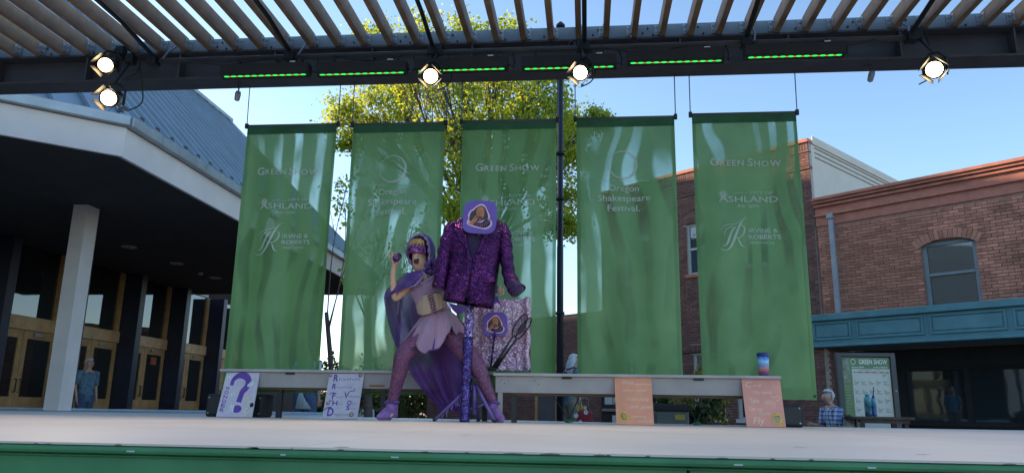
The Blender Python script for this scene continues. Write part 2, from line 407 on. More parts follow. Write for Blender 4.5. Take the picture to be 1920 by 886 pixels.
mb = MB(); mb.prism([(x, y+.06 if y < 2 else y-.06) for x, y in fr+back], (0, 0, 0), (1, 0, 0), (0, 1, 0), SZ-.0055); obj('base', mb, m_stagegreen, stage)
for k in range(7):
    x0 = -7.2+k*1.858; mb = MB(); mb.box(x0+.002, x0+1.855, 1.838, 1.869, .05, SZ-.027); obj('front_panel', mb, m_stagegreen, stage, bevel=.004)
mb = MB(); mb.box(-7.2, 5.8, 1.812, 1.868, SZ-.026, SZ-.0055); obj('edge_moulding', mb, m_stagegreen, stage, bevel=.008)
mb = MB(); mb.box(-7.2, 5.8, 1.829, 1.8375, SZ-.034, SZ-.029); obj('lower_bead', mb, m_stagegreen, stage, bevel=.003)
for k in range(18):                                            # scuffs where the paint is gone along the lip
    x = RNG.uniform(-1.5, 1.3); L = RNG.choice((.012, .02, .03, .05)); mb = MB()
    h_ = .0012+RNG.random()*.0018; mb.add([(x, 1.8092, SZ-.0052), (x+L, 1.8092, SZ-.0052), (x+L*.93, 1.8092, SZ-.0052+h_), (x+L*.5, 1.8092, SZ-.0052+h_*1.5), (x+L*.1, 1.8092, SZ-.0052+h_*.8)], [(0, 1, 2, 3, 4)]); obj('worn_edge', mb, m_wear, stage)
for x, L in ((-1.12, .02), (-.73, .012), (-.46, .018), (.33, .02), (.62, .018)):
    mb = MB(); mb.box(x, x+L, 1.8095, 1.814, SZ-.02, SZ-.0165); obj('paint_chip', mb, m_chip, stage)
for px, py in ((452, 803), (295, 778), (1500, 838), (1730, 852), (1560, 806), (870, 815), (640, 838)):
    p = atZ(px, py, SZ); mb = MB(); a = RNG.uniform(-.4, .4)
    mb.add([(p.x-.02, p.y-.006, SZ+.0015), (p.x+.025, p.y+a*.02, SZ+.0015), (p.x+.012, p.y+.012, SZ+.0015), (p.x-.012, p.y+.009, SZ+.0015)], [(0, 1, 2, 3)]); obj('scuff_mark', mb, m_wear, stage)
# ------------------------------------------------------------------ the roof frame over the stage
perg = thing('stage_roof_frame', 'dark steel beam and rows of brown rafters over the stage', 'pergola', (-.5, 6.3, 0))
BX0, BX1 = -6.9, 5.3
beam = MB(); beam.box(BX0, BX1, 6.2, 6.445, 3.728, 3.744); obj('bottom_flange', beam, m_steel, perg)
mb = MB(); mb.box(BX0, BX1, 6.314, 6.33, 3.7445, 3.9895); obj('beam_web', mb, m_steel2, perg)
mb = MB(); mb.box(BX0, BX1, 6.2, 6.445, 3.99, 4.006); obj('top_flange', mb, m_steel, perg)
for k in range(13):
    x = -6.6+k*.93; mb = MB(); mb.box(x, x+.014, 6.21, 6.3135, 3.745, 3.989); obj('web_stiffener', mb, m_steel2, perg)
for k in range(5):
    x0 = BX0+k*2.44; mb = MB(); mb.box(x0+.003, x0+2.437, 6.21, 6.222, 4.007, 4.128); hp = obj('header_plate', mb, m_header, perg)
rm = MB(); rm.box(-.025, .025, -1.38, 0, 0, .128); rme = rm.mesh('rafter', m_raft)
bm_ = MB(); bm_.box(.0255, .031, -.06, 0, .012, .105); bm_.box(.031, .066, -.008, 0, .012, .105)
for z in (.035, .082): bm_.lathe([(.008, 0), (.008, .012)], (.05, -.008, z), 6, (0, -1, 0)); bm_.lathe([(.007, 0), (.007, .01)], (.0315, -.035, z), 6, (1, 0, 0))
bme = bm_.mesh('bracket', m_galv)
for k in range(-27, 21):
    o = link('rafter', rme, perg); o.location = (-.05+.2468*k, 6.205, 4.008)
    b = link('bracket', bme, o)
    if k > 0: b.scale.x = -1
mb = MB(); mb.box(BX0, BX1, 4.7, 4.815, 3.86, 4.1); obj('front_beam', mb, m_steel, perg)
for x, y in ((-6.8, 6.32), (5.2, 6.32), (-6.8, 4.757), (5.2, 4.757)):
    mb = MB(); mb.box(x-.055, x+.055, y-.055, y+.055, 0.002, 3.727 if y > 5 else 3.859); obj('post', mb, m_steel, perg)
# bolts along the header plate
for k in range(22):
    x = -5.2+k*.44; mb = MB()
    for dx, z in ((0, 4.04), (.09, 4.022), (.045, 4.085)): mb.lathe([(.008, 0), (.008, .014)], (x+dx, 6.21, z), 6, (0, -1, 0))
    obj('bolt_cluster', mb, m_black, perg)
# lighting pipe with its hangers
pp = lambda px, py: at(px, py, 6.0)
pipe = thing('lighting_pipe', 'long dark pipe hung along the front of the beam', 'pipe', (-.5, 6.0, 3.8))
a = pp(300, 119); b = pp(1715, 66); zz = (a.z+b.z)/2
PZ = zz; mb = MB(); mb.tube([(a.x, 6.0, zz), (b.x, 6.0, zz)], .024, 12); obj('tube', mb, m_steel, pipe, True)
for px in (290, 545, 812, 1096, 1400, 1712):
    x = pp(px, 95).x; mb = MB(); mb.tube([(x, 6.0, zz+.02), (x, 5.96, zz+.05), (x, 5.5, 3.93), (x, 4.85, 3.95)], .02, 8); obj('strut', mb, m_black, pipe, True)
    mb = MB(); mb.box(x-.045, x+.045, 5.95, 6.05, zz-.035, zz+.045); obj('clamp', mb, m_black, pipe, bevel=.008)
for px in (297, 550, 1405, 1697):
    x = pp(px, 95).x+.05; mb = MB(); mb.tube([(x, 6.0, zz+.02), (x+.02, 6.05, zz+.12), (x+.02, 6.16, zz+.22)], .008, 6); obj('hanger_rod', mb, m_galv, pipe)
for px in (430, 700, 1210, 1560):
    x = pp(px, 95).x; mb = MB(); pts = [(x-.35+i*.1, 5.97, zz-.02-.05*math.sin(PI*i/7)) for i in range(8)]; mb.tube(pts, .006, 6); obj('cable', mb, m_black, pipe)
# ------------------------------------------------------------------ the theatre on the left
th = thing('theatre_building', 'modern theatre with ribbed blue metal roof, deep dark soffit and wooden doors', 'building', (-14, 14, 0))
FX = -5.9; S0 = 3.85; C1 = Vector((FX, 8.64, 0)); cdir = Vector((-.76, -.65, 0)).normalized(); C0 = C1+cdir*6; YE = 20.5
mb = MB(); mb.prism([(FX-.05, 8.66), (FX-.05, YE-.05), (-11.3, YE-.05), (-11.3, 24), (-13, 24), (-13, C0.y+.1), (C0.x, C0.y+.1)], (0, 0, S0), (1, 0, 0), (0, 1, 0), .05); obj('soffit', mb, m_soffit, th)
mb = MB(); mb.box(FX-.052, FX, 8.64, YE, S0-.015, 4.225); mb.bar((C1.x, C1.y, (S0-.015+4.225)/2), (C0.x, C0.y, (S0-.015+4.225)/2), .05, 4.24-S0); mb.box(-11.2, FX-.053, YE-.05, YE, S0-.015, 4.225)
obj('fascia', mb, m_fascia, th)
gu = MB(); gu.box(FX-.03, FX+.1, 8.62, YE, 4.235, 4.37); gut = obj('gutter', gu, m_gutter, th, bevel=.012)
gu = MB(); gu.bar((C1.x+.05, C1.y-.02, 4.302), (C0.x, C0.y-.05, 4.302), .13, .135); obj('gutter', gu, m_gutter, th, bevel=.012)
for k in range(10):
    y = 9.3+k*1.22; mb = MB(); mb.box(FX+.1, FX+.106, y, y+.03, 4.232, 4.374); obj('gutter_joint', mb, m_galv, gut)
RX, RZ, RY0, RY1, E0 = -9.4, 8.1, 10.5, 17.9, 4.34
def rp(y, u): return Vector((FX+(RX-FX)*u, y, E0+(RZ-E0)*u))
rf = MB(); rf.add([rp(8.64, 0)-Vector((0, 0, .05)), rp(YE, 0)-Vector((0, 0, .05)), rp(RY1, 1)-Vector((0, 0, .05)), rp(RY0, 1)-Vector((0, 0, .05))], [(0, 1, 2, 3)])
rf.add([(FX, YE, E0-.05), (-14, YE, E0-.05), (-14, RY1, RZ-.05), (RX, RY1, RZ-.05)], [(0, 1, 2, 3)])
rf.add([(C1.x, C1.y, E0-.05), (RX, RY0, RZ-.05), (-14.5, 6.4, RZ-.05), (C0.x, C0.y, E0-.05)], [(0, 1, 2, 3)])
roof = obj('roof', rf, m_roofm, th)
PW = .38; sn = Vector((E0-RZ, 0, FX-RX)).normalized(); sn = Vector((-(RZ-E0)/(RX-FX), 0, 1)).normalized()
y = 8.64; k = 0
while y < YE-.1:
    y1 = min(y+PW, YE); yc = (y+y1)/2
    lim = lambda q: max(0.02, min(1, (q-8.64)/(RY0-8.64), (YE-q)/(YE-RY1)))
    ua, ub = lim(y), lim(y1)
    mb = MB(); pts = [rp(y+.004, 0), rp(y1-.004, 0), rp(y1-.004, ub), rp(y+.004, ua)]
    mb.add([p-sn*.03 for p in pts]+pts, [(0, 3, 2, 1), (4, 5, 6, 7), (0, 1, 5, 4), (1, 2, 6, 5), (2, 3, 7, 6), (3, 0, 4, 7)])
    pn = obj('roof_panel', mb, m_roofm, roof)
    mb = MB(); mb.bar(rp(y, 0)+sn*.02, rp(y, ua)+sn*.02, .03, .075, sn); obj('roof_seam', mb, m_roofm, roof)
    mb = MB(); q = rp(y+PW*.15, .035); mb.box(q.x-.05, q.x+.05, q.y-.03, q.y+.03, q.z, q.z+.07); obj('snow_guard', mb, m_steel, roof)
    y = y1; k += 1
for k in range(15):                                            # angled end of the roof
    a = C1+cdir*(k*.4); t0 = k/15; a = Vector((a.x, a.y, E0)); b = Vector((RX, RY0, RZ)).lerp(Vector((-14.5, 6.4, RZ)), t0)
    up = (b-a).normalized().cross(cdir).normalized(); up = up if up.z > 0 else -up
    mb = MB(); mb.bar(a+up*.01, b+up*.01, .03, .075, up); obj('roof_seam', mb, m_roofm, roof)
mb = MB(); mb.bar((RX, RY0, RZ+.03), (RX, RY1+.1, RZ+.03), .2, .09); mb.bar((RX, RY1, RZ+.02), (FX+.02, YE, E0+.02), .12, .06); obj('ridge_cap', mb, m_gutter, roof, bevel=.01)
mb = MB(); mb.box(-19, -11.36, -26, 21.6, 0.002, 7.9); mb.box(-19, -13.5, -26, 20, 7.9, 9.0); obj('unseen_theatre_mass', mb, m_stucco, th)  # unseen theatre bulk, shaped to keep the low sun off the stage
mb = MB(); mb.box(-25, -17.5, 24.6, 33, 0.002, 12.9); obj('unseen_sun_blocker', mb, m_stucco, th)  # unseen block, added to shade the brick fronts from the sun
mb = MB(); mb.box(-13, -11.37, 24.01, 31.4, .002, 5.6); obj('side_wing', mb, m_soffit, th)
q = atZ(187, 383, S0); mb = MB(); mb.box(q.x-.44, q.x-.2, q.y, q.y+.3, .002, S0-.001); obj('pier', mb, m_fascia, th)
WX = -11.2
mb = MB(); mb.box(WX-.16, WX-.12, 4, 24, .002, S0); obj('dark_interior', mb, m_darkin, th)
BAY = 2.12; ys = [17.25+BAY*k for k in range(-5, 4)]
for y in ys:
    mb = MB(); mb.box(WX-.1, WX+.46, y-.11, y+.11, .002, S0-.002); fin = obj('fin_column', mb, m_fin, th, bevel=.01)
    mb = MB(); mb.box(WX-.1, WX+.02, y-.26, y-.115, 2.44, S0-.003); obj('wood_post', mb, m_wood, th)
for y in ys[:-1]:
    a, b = y+.115, y+BAY-.265
    mb = MB(); mb.box(WX-.05, WX-.03, a, b, 2.44, S0-.003); obj('window_pane', mb, m_doorglass, th)
    mb = MB(); mb.box(WX-.07, WX+.06, a, y+BAY-.115, 2.17, 2.435); obj('transom_band', mb, m_woodband, th, bevel=.006)
    w2 = (y+BAY-.115-a)/2
    for j in range(2):
        y0 = a+j*w2+.006; y1 = a+(j+1)*w2-.006
        d = MB(); d.box(WX-.03, WX+.02, y0, y0+.12, .01, 2.165); d.box(WX-.03, WX+.02, y1-.12, y1, .01, 2.165)
        d.box(WX-.03, WX+.019, y0+.12, y1-.12, 2.0, 2.165); d.box(WX-.03, WX+.019, y0+.12, y1-.12, .62, .86); d.box(WX-.03, WX+.019, y0+.12, y1-.12, .01, .3)
        dr = obj('door', d, m_wood, th, bevel=.005)
        mb = MB(); mb.box(WX-.012, WX-.004, y0+.12, y1-.12, .86, 2.0); mb.box(WX-.012, WX-.004, y0+.12, y1-.12, .3, .62); obj('door_glass', mb, m_doorglass, dr)
        hy = y1-.06 if j == 0 else y0+.06
        mb = MB(); mb.tube([(WX+.02, hy, .95), (WX+.07, hy, .95), (WX+.07, hy, 1.2), (WX+.02, hy, 1.2)], .012, 8); obj('door_handle', mb, m_black, dr)
        mb = MB(); mb.box(WX+.02, WX+.06, y0+.25, y0+.5, 2.06, 2.12); obj('door_closer', mb, m_galv, dr)
mb = MB(); mb.box(WX-.003, WX+.0, 18.67, 18.93, 1.75, 1.95); obj('door_notice', mb, pm('red_notice', (.42, .11, .05), .6, var=.4, scale=20), th)
for i, (px, py) in enumerate(((242, 462), (331, 493), (404, 520))):
    q = atZ(px, py, S0); mb = MB(); mb.lathe([(.15, 0), (.15, -.012), (.13, -.02), (.03, -.021), (.0295, -.012)], (q.x, q.y, S0-.001), 24); dl = obj('soffit_downlight', mb, m_lamp, th)
    mb = MB(); mb.lathe([(.028, 0), (.028, -.003)], (q.x, q.y, S0-.0225), 10); obj('lamp_hole', mb, m_black, dl)
q = atZ(376, 511, S0); mb = MB(); mb.lathe([(.06, 0), (.06, -.03), (.04, -.05), (.01, -.055)], (q.x, q.y, S0-.001), 16); obj('smoke_detector', mb, m_lamp, th)
# ------------------------------------------------------------------ brick buildings on the right (one street front, turned 42 degrees)
FP = Vector((5.229, 18.078, 0)); FD = Vector((-.741, .672, 0)).normalized(); FN = Vector((-FD.y, FD.x, 0)); FROT = math.atan2(FD.y, FD.x)
def fw(s, o, z): return FP+FD*s+FN*o+Vector((0, 0, z))
BL, BH, BJ = .2, .057, .0107
full = MB(); full.box(0, BL, 0, .022, 0, BH)
BRM = {id(m_brick): full.mesh('brick', m_brick), id(m_brick2): full.mesh('brick', m_brick2)}
def holes_wall(mb, s0, s1, z0, z1, holes, y0, y1):
    ss = sorted({s0, s1, *[min(max(h[i], s0), s1) for h in holes for i in (0, 1)]}); zs = sorted({z0, z1, *[min(max(h[i], z0), z1) for h in holes for i in (2, 3)]})
    for a, b in zip(ss, ss[1:]):
        run = None
        for c, d in zip(zs, zs[1:]):
            hit = any(h[0] < (a+b)/2 < h[1] and h[2] < (c+d)/2 < h[3] for h in holes)
            if hit:
                if run: mb.box(a, b, y0, y1, run[0], run[1]); run = None
            else: run = (run[0] if run else c, d)
        if run: mb.box(a, b, y0, y1, run[0], run[1])
def lay_bricks(wall, m, s0, s1, z0, z1, holes, y0, seen, jit=.0, limit=300):
    """running bond; the bricks that show largest become parts, the rest one joined part"""
    cells = []; r = 0; z = z0
    while z+BH <= z1+.001:
        s = s0-(BL+BJ)/2*(r % 2)
        while s < s1:
            a, b = max(s, s0), min(s+BL, s1)
            cuts = [(a, b)]
            for h in holes:
                if h[2] < z+BH and h[3] > z:
                    nc = []
                    for a_, b_ in cuts:
                        if h[1] <= a_ or h[0] >= b_: nc.append((a_, b_)); continue
                        if a_ < h[0]: nc.append((a_, h[0]))
                        if b_ > h[1]: nc.append((h[1], b_))
                    cuts = nc
            for a_, b_ in cuts:
                if b_-a_ > .03: cells.append((a_, b_, z))
            s += BL+BJ
        z += BH+BJ; r += 1
    cand = []
    for i, (a, b, z) in enumerate(cells):
        if b-a < BL-.002: continue
        px, py, dz = proj(fw((a+b)/2, y0, z+BH/2))
        if any(x0 <= px <= x1 and t <= py <= u for x0, x1, t, u in seen): cand.append((dz, i))
    cand.sort(); pick = {i for _, i in cand[:limit]}
    rest = MB(); me = BRM[id(m)]
    for i, (a, b, z) in enumerate(cells):
        j = RNG.uniform(-jit, jit)
        if i in pick:
            o = link('brick', me, wall); o.location = (a, y0+j, z)
        else: rest.box(a, b, y0+j, y0+.022+j, z, z+BH)
    o = obj('brick_field', rest, m, wall); o['kind'] = 'stuff'
def soldier(wall, m, s0, s1, z, h, y0, name='soldier_brick', step=.0677):
    n = int((s1-s0)/step); vb = MB(); vb.box(0, step-.0107, 0, .026, 0, h); me = vb.mesh(name, m)
    for k in range(n):
        o = link(name, me, wall); o.location = (s0+k*step+.005, y0, z)
def sash(root, s0, s1, z0, z1, m, y=-.1, fw_=.06):
    f = MB(); f.box(s0, s0+fw_, y, y+.06, z0, z1); f.box(s1-fw_, s1, y, y+.06, z0, z1); f.box(s0+fw_, s1-fw_, y, y+.06, z1-fw_, z1); f.box(s0+fw_, s1-fw_, y, y+.06, z0, z0+fw_*.8)
    zm = (z0+z1)/2; f.box(s0+fw_, s1-fw_, y+.004, y+.066, zm-.03, zm+.03)
    fo = obj('window', f, m, root, bevel=.004)
    for c, d, yy in ((zm+.03, z1-fw_, y+.02), (z0+fw_*.8, zm-.03, y+.01)):
        p = MB(); p.box(s0+fw_, s1-fw_, yy, yy+.006, c, d); obj('pane', p, m_glass, fo)
    return fo
# tall dark brick house
TH = thing('brick_house', 'tall dark brick house with white sash windows and a stuccoed side', 'building', tuple(FP), FROT, world=False)
THL = 6.4
wins = [(2.45, 3.35, 4.36, 5.74), (.75, 1.65, 4.36, 5.74), (4.6, 5.5, 4.36, 5.74), (2.38, 3.28, .62, 2.28), (1.2, 2.03, .62, 2.28), (4.5, 5.4, .62, 2.28)]
mb = MB(); mb.box(-.236, THL, -8.5, -.121, .002, 7.27); obj('core', mb, m_stucco, TH)
mb = MB(); holes_wall(mb, -.24, THL, .002, 7.2, wins, -.12, 0); wl = obj('wall', mb, m_mortar, TH)
vis = [(1488, 1530, 255, 760), (1262, 1325, 320, 700), (1530, 1565, 660, 765), (1240, 1400, 735, 800), (1262, 1325, 700, 740)]
lay_bricks(wl, m_brick, -.236, THL, .01, 6.5, wins+[(2.35, 3.45, 5.74, 5.94), (2.28, 3.38, 2.28, 2.47), (.65, 1.75, 5.74, 5.94)], .0, vis)
lay_bricks(wl, m_brick, -.236, THL, 6.62, 6.95, [], .012, [(1488, 1530, 255, 400), (1262, 1325, 320, 400)], limit=60)
mb = MB(); mb.box(-.25, THL, -.1, .05, 6.53, 6.6); obj('belt_course', mb, m_brick, TH)
mb = MB(); mb.box(-.25, THL, -.1, .06, 6.955, 6.985); obj('belt_course', mb, m_brick, TH)
soldier(wl, m_brick, -.235, THL, 6.99, .2, .012)
mb = MB(); mb.box(-.26, THL, -.16, .08, 7.2, 7.285); obj('coping', mb, m_cornice, TH)
for s0, s1, z in ((2.35, 3.45, 5.75), (.65, 1.75, 5.75), (2.28, 3.38, 2.29)): soldier(wl, m_brick, s0, s1, z, .185, .004, 'lintel_brick')
me_arch = MB(); me_arch.box(-.028, .028, 0, .03, 0, .2); me_arch = me_arch.mesh('arch_brick', m_brick)
for k in range(-8, 9):                                          # flat relieving arch above the window
    an = k*.062; o = link('arch_brick', me_arch, wl); o.location = (2.9+math.sin(an)*1.15, .004, 4.98+math.cos(an)*1.15); o.rotation_euler = (0, an, 0)
for i, (a, b, c, d) in enumerate(wins):
    sash(TH, a, b, c, d, m_frame)
    mb = MB(); mb.box(a-.05, b+.05, -.08, .06, c-.09, c); obj('sill', mb, m_cornice if c > 4 else m_frame, TH, bevel=.005)
mb = MB(); mb.box(-.27, -.24, -8.5, -.17, 7.2, 7.4); mb.box(-.03, THL, -8.6, -8.5, 7.2, 7.4); obj('parapet_cap', mb, m_stucco, TH)
for z in (7.12, 7.0, 6.88): mb = MB(); mb.box(-.252, -.237, -8.5, -.3, z, z+.018); obj('stucco_groove', mb, m_groove, TH)
mb = MB(); mb.box(.3, 3.4, -8.4, -5.2, 7.28, 7.85); st = obj('roof_step', mb, m_stucco, TH)
for z in (7.75, 7.66): mb = MB(); mb.box(.286, .3, -8.4, -5.3, z, z+.018); obj('stucco_groove', mb, m_groove, st)
a = MB(); a.tube([(3.75, .03, 2.5), (3.75, .25, 2.52), (3.6, .33, 2.45), (3.45, .33, 2.4)], .018, 8); a.tube([(3.68, .03, 2.5), (3.6, .03, 2.28), (2.9, .05, 2.3)], .014, 8)
hb = obj('iron_bracket', a, m_black, TH, True)
sbk = MB(); sbk.box(0, .022, 0, .2, 0, BH); sbk = sbk.mesh('brick', m_brick); sw = MB(); sw.box(-.26, -.237, -1.49, -.122, .002, 2.24); swo = obj('return_wall', sw, m_mortar, TH)
for r in range(33):
    for k in range(7):
        y_ = -.33-k*.2107-(.105 if r % 2 else 0)
        if y_ > -1.48: o = link('brick', sbk, swo); o.location = (-.282, y_, .012+r*(BH+BJ))
# lower red brick shop
LB = thing('brick_shop', 'lower red brick shop with red cornice and teal shopfront canopy', 'building', tuple(FP), FROT, world=False)
LX = -9.0
rw = [(-3.55, -2.5, 2.95, 4.35), (-6.6, -5.55, 2.95, 4.35)]
mb = MB(); mb.box(LX, -.29, -8, -.25, 2.3, 5.6); obj('core', mb, m_mortar2, LB)
mb = MB(); holes_wall(mb, LX, -.3, 2.9, 5.1, rw, -.249, -.03); wl2 = obj('wall', mb, m_mortar2, LB)
lay_bricks(wl2, m_brick2, LX, -.305, 2.985, 5.06, rw, -.03, [(1520, 1748, 380, 600)], jit=.006)
mb = MB(); mb.box(-.298, -.245, -.2, -.05, 2.9, 5.1); obj('corner_strip', mb, m_mortar2, LB)
me_arch2 = MB(); me_arch2.box(-.04, .04, 0, .03, 0, .19); me_arch2 = me_arch2.mesh('arch_brick', m_brick2)
for c in (-3.02, -6.08):
    for k in range(-7, 8):
        an = k*.075; o = link('arch_brick', me_arch2, wl2); o.location = (c+math.sin(an)*1.1, -.022, 3.28+math.cos(an)*1.1); o.rotation_euler = (0, an, 0)
for a, b, y0, nm in ((5.08, 5.3, .0, 'frieze'), (5.34, 5.52, .0, 'frieze'), (5.30, 5.34, .06, 'cornice'), (5.52, 5.58, .07, 'cornice'), (5.6, 5.66, .12, 'cornice'), (5.665, 5.73, .17, 'cornice')):
    mb = MB(); mb.box(LX, -.275, -.3, y0, a, b); obj(nm, mb, m_cornice, LB)
for a, b, c, d in rw:
    sash(LB, a, b, c, d, m_gframe, -.16, .09)
mb = MB(); mb.box(-.71, -.6, -.03, .07, 3.0, 5.2); mb.box(-.73, -.58, -.03, .1, 5.2, 5.33); obj('downspout', mb, m_down, LB, bevel=.008)
mb = MB(); mb.box(LX, .03, -1.2, .12, 2.25, 2.9); cn = obj('canopy', mb, m_teal, LB)
mb = MB(); mb.box(LX, .06, -.05, .2, 2.84, 2.985); mb.box(LX, .05, .12, .16, 2.245, 2.3); obj('canopy_moulding', mb, m_teal, cn, bevel=.012)
for s0, s1 in ((-.95, -.08), (-2.45, -1.07), (-3.95, -2.57), (-5.45, -4.07), (-6.95, -5.57)):
    mb = MB()
    mb.box(s0, s1, .121, .15, 2.4, 2.44); mb.box(s0, s1, .121, .15, 2.76, 2.8); mb.box(s0, s0+.04, .121, .15, 2.44, 2.76); mb.box(s1-.04, s1, .121, .15, 2.44, 2.76)
    fr_ = obj('panel_frame', mb, m_teal, cn, bevel=.006)
    mb = MB(); mb.box(s0+.07, s1-.07, .121, .14, 2.47, 2.73); obj('raised_panel', mb, m_teal, cn, bevel=.01)
mb = MB(); mb.box(LX, -.27, -1.6, -1.5, .002, 2.25); obj('shop_wall', mb, m_store, LB)
mb = MB(); mb.box(LX, -.25, -1.5, -1.42, .55, .65); mb.box(LX, -.25, -1.5, -1.42, 1.75, 1.85)
for k in range(6): mb.box(-1.4-k*1.3, -1.3-k*1.3, -1.5, -1.41, .65, 1.75)
obj('shopfront_frame', mb, m_blackmatte, LB)
mb = MB(); mb.box(LX, -1.3, -1.49, -1.48, .66, 1.74); obj('shop_glass', mb, m_glass, LB)
# low dark brick wing further back
WG = thing('brick_wing', 'single storey dark brick wing behind the banners', 'building', tuple(FP), FROT, world=False)
mb = MB(); mb.box(THL+.02, 15, -6, -.021, .002, 3.58); obj('core', mb, m_mortar, WG)
dh = [(8.2, 9.2, 0, 2.15), (11.2, 12.0, 0, 2.1)]
mb = MB(); holes_wall(mb, THL+.02, 15, .003, 3.5, [], -.02, 0); wl3 = obj('wall', mb, m_mortar, WG)
lay_bricks(wl3, m_brick, THL+.03, 15, .01, 3.47, dh, .0, [(1030, 1100, 580, 700), (700, 1160, 735, 800)])
mb = MB(); mb.box(THL+.02, 15, -.2, .05, 3.5, 3.6); obj('coping', mb, m_cornice, WG)
mb = MB(); mb.box(THL-.1, 15.1, -6.1, .0, 3.6, 3.66); obj('flat_roof', mb, m_steel, WG)
for a, b, c, d in dh:
    mb = MB(); mb.box(a+.1, b-.1, .001, .02, .01, d-.1); obj('door', mb, m_steel2, WG)
    mb = MB(); mb.box(a, a+.1, .001, .05, .004, d); mb.box(b-.1, b, .001, .05, .004, d); mb.box(a, b, .001, .049, d-.1, d); obj('door_frame', mb, m_wood, WG)
# ================================================================== banners
m_scrim = banner_mat()
m_hem = cloth_mat('green_hem', (.035, .13, .06), transl=.25, fold=.1)
g = NT('banner_print'); df = g.n('ShaderNodeBsdfDiffuse'); tl = g.n('ShaderNodeBsdfTranslucent'); cc = g.ramp(g.noise(9, 3), [(.3, lin((.58, .64, .56))), (.75, lin((.78, .82, .76)))])
g.l(cc, df.inputs[0]); g.l(cc, tl.inputs[0]); mx = g.n('ShaderNodeMixShader'); mx.inputs[0].default_value = .35; g.l(df.outputs[0], mx.inputs[1]); g.l(tl.outputs[0], mx.inputs[2])
tr = g.n('ShaderNodeBsdfTransparent'); mx2 = g.n('ShaderNodeMixShader'); mx2.inputs[0].default_value = .18; g.l(mx.outputs[0], mx2.inputs[1]); g.l(tr.outputs[0], mx2.inputs[2]); g.l(mx2.outputs[0], g.out.inputs[0]); m_print = g.m
m_cable = pm('steel_cable', (.06, .1, .14), .4, .5)
BY = 6.42
tops = [((465, 238), (632, 235.5)), ((663, 235), (834, 233)), ((868, 230), (1043, 227)), ((1081, 226), (1264, 220)), ((1297, 217), (1492, 213))]
ZB = at(1425, 748, BY).z
b5 = at(1297, 217, BY); b4 = at(1081, 226, BY); W5 = at(1492, 213, BY).x-b5.x
def loc5(px, py): q = at(px, py, BY); return (q.x-b5.x, q.z-b5.z)
def loc4(px, py): q = at(px, py, BY); return (q.x-b4.x, q.z-b4.z)
def A_marks():
    parts = []
    def T(f, txt, l, r, base, hpx, **k):
        a = loc5(l, base); b = loc5(r, base); h = abs(loc5((l+r)/2, base-hpx)[1]-a[1]); f.text(txt, (a[0]+b[0])/2, (a[1]+b[1])/2, h, b[0]-a[0], **k)
    f = Flat(); T(f, 'Green', 1331, 1395, 310.5, 15, smallcaps=True, bold=.022); parts.append(('show_title', f))
    f = Flat(); T(f, 'Show', 1401.5, 1465, 310.5, 15, smallcaps=True, bold=.022); parts.append(('show_title', f))
    f = Flat(); T(f, 'CITY OF', 1406, 1451, 362, 5, bold=.012); T(f, 'SHLAND', 1366, 1460, 377.5, 12, bold=.012); T(f, 'A', 1347, 1366, 378.5, 15, bold=.02)
    c = loc5(1355.5, 366); R = .028; f.ring(c[0], c[1]+.004, .012, R)
    for k in range(15):
        an = PI*(-.12+1.24*k/14); f.stroke([(c[0]+math.cos(an)*R*1.15, c[1]+math.sin(an)*R*1.15), (c[0]+math.cos(an)*R*1.65, c[1]+math.sin(an)*R*1.65)], [.004, .001])
    T(f, 'Better Together', 1383, 1424, 387, 6, shear=.3)
    sw = [loc5(*p) for p in spline([(1374, 364), (1385, 360.5), (1394, 362), (1403, 361)], 5)]; f.stroke(sw, .003); parts.append(('city_logo', f))
    f = Flat(); Z5 = lambda pts, w0: f.stroke([loc5(1330+x/6.813, 350+y/6.813) for x, y, *_ in spline(pts, 8)], [w_/6.813/195*W5 for *_, w_ in spline(pts, 8)])
    Z5([(485, 370, 2), (430, 420, 16), (385, 500, 27), (345, 600, 30), (310, 690, 28), (270, 770, 18), (215, 815, 10), (160, 810, 7), (135, 795, 3)], 1)
    Z5([(345, 508, 5), (300, 545, 22), (265, 620, 27), (240, 690, 24), (210, 745, 14), (165, 762, 4)], 1)
    Z5([(402, 430, 3), (330, 470, 9), (240, 485, 8), (180, 510, 6), (140, 555, 2)], 1)
    Z5([(340, 508, 4), (270, 515, 9), (215, 545, 8), (190, 590, 6), (188, 640, 2)], 1)
    Z5([(395, 492, 4), (440, 503, 14), (455, 550, 24), (430, 610, 18), (380, 645, 10), (320, 650, 8), (290, 630, 3)], 1)
    Z5([(368, 645, 8), (390, 700, 22), (415, 745, 18), (455, 762, 3)], 1); parts.append(('monogram', f))
    f = Flat(); T(f, 'IRVINE &', 1404, 1460, 435, 8.5, bold=.015); T(f, 'ROBERTS', 1404, 1465, 447, 8.5, bold=.015); T(f, 'VINEYARDS', 1405, 1453, 456.5, 5); parts.append(('vineyard_name', f))
    return parts
def B_marks():
    parts = []
    def T(f, txt, l, r, base, hpx, **k):
        a = loc4(l, base); b = loc4(r, base); h = abs(loc4((l+r)/2, base-hpx)[1]-a[1]); f.text(txt, (a[0]+b[0])/2, (a[1]+b[1])/2, h, b[0]-a[0], **k)
    f = Flat(); c = loc4(1171, 310.6); r = .134; f.ring(c[0], c[1], r*.885, r, 48, (-.009, .004)); parts.append(('ring_logo', f))
    f = Flat(); a = loc4(1123, 341); b = loc4(1222, 341); f.stroke([a, b], .005); parts.append(('rule_line', f))
    for txt, l_, r_, bs_ in (('Oregon', 1143, 1202, 359.6), ('Shakespeare', 1122, 1224, 378.5), ('Festival.', 1141, 1204, 397.5)):
        f = Flat(); T(f, txt, l_, r_, bs_, 12.5, bold=.012); parts.append(('festival_name', f))
    return parts
AM, BM = A_marks(), B_marks()
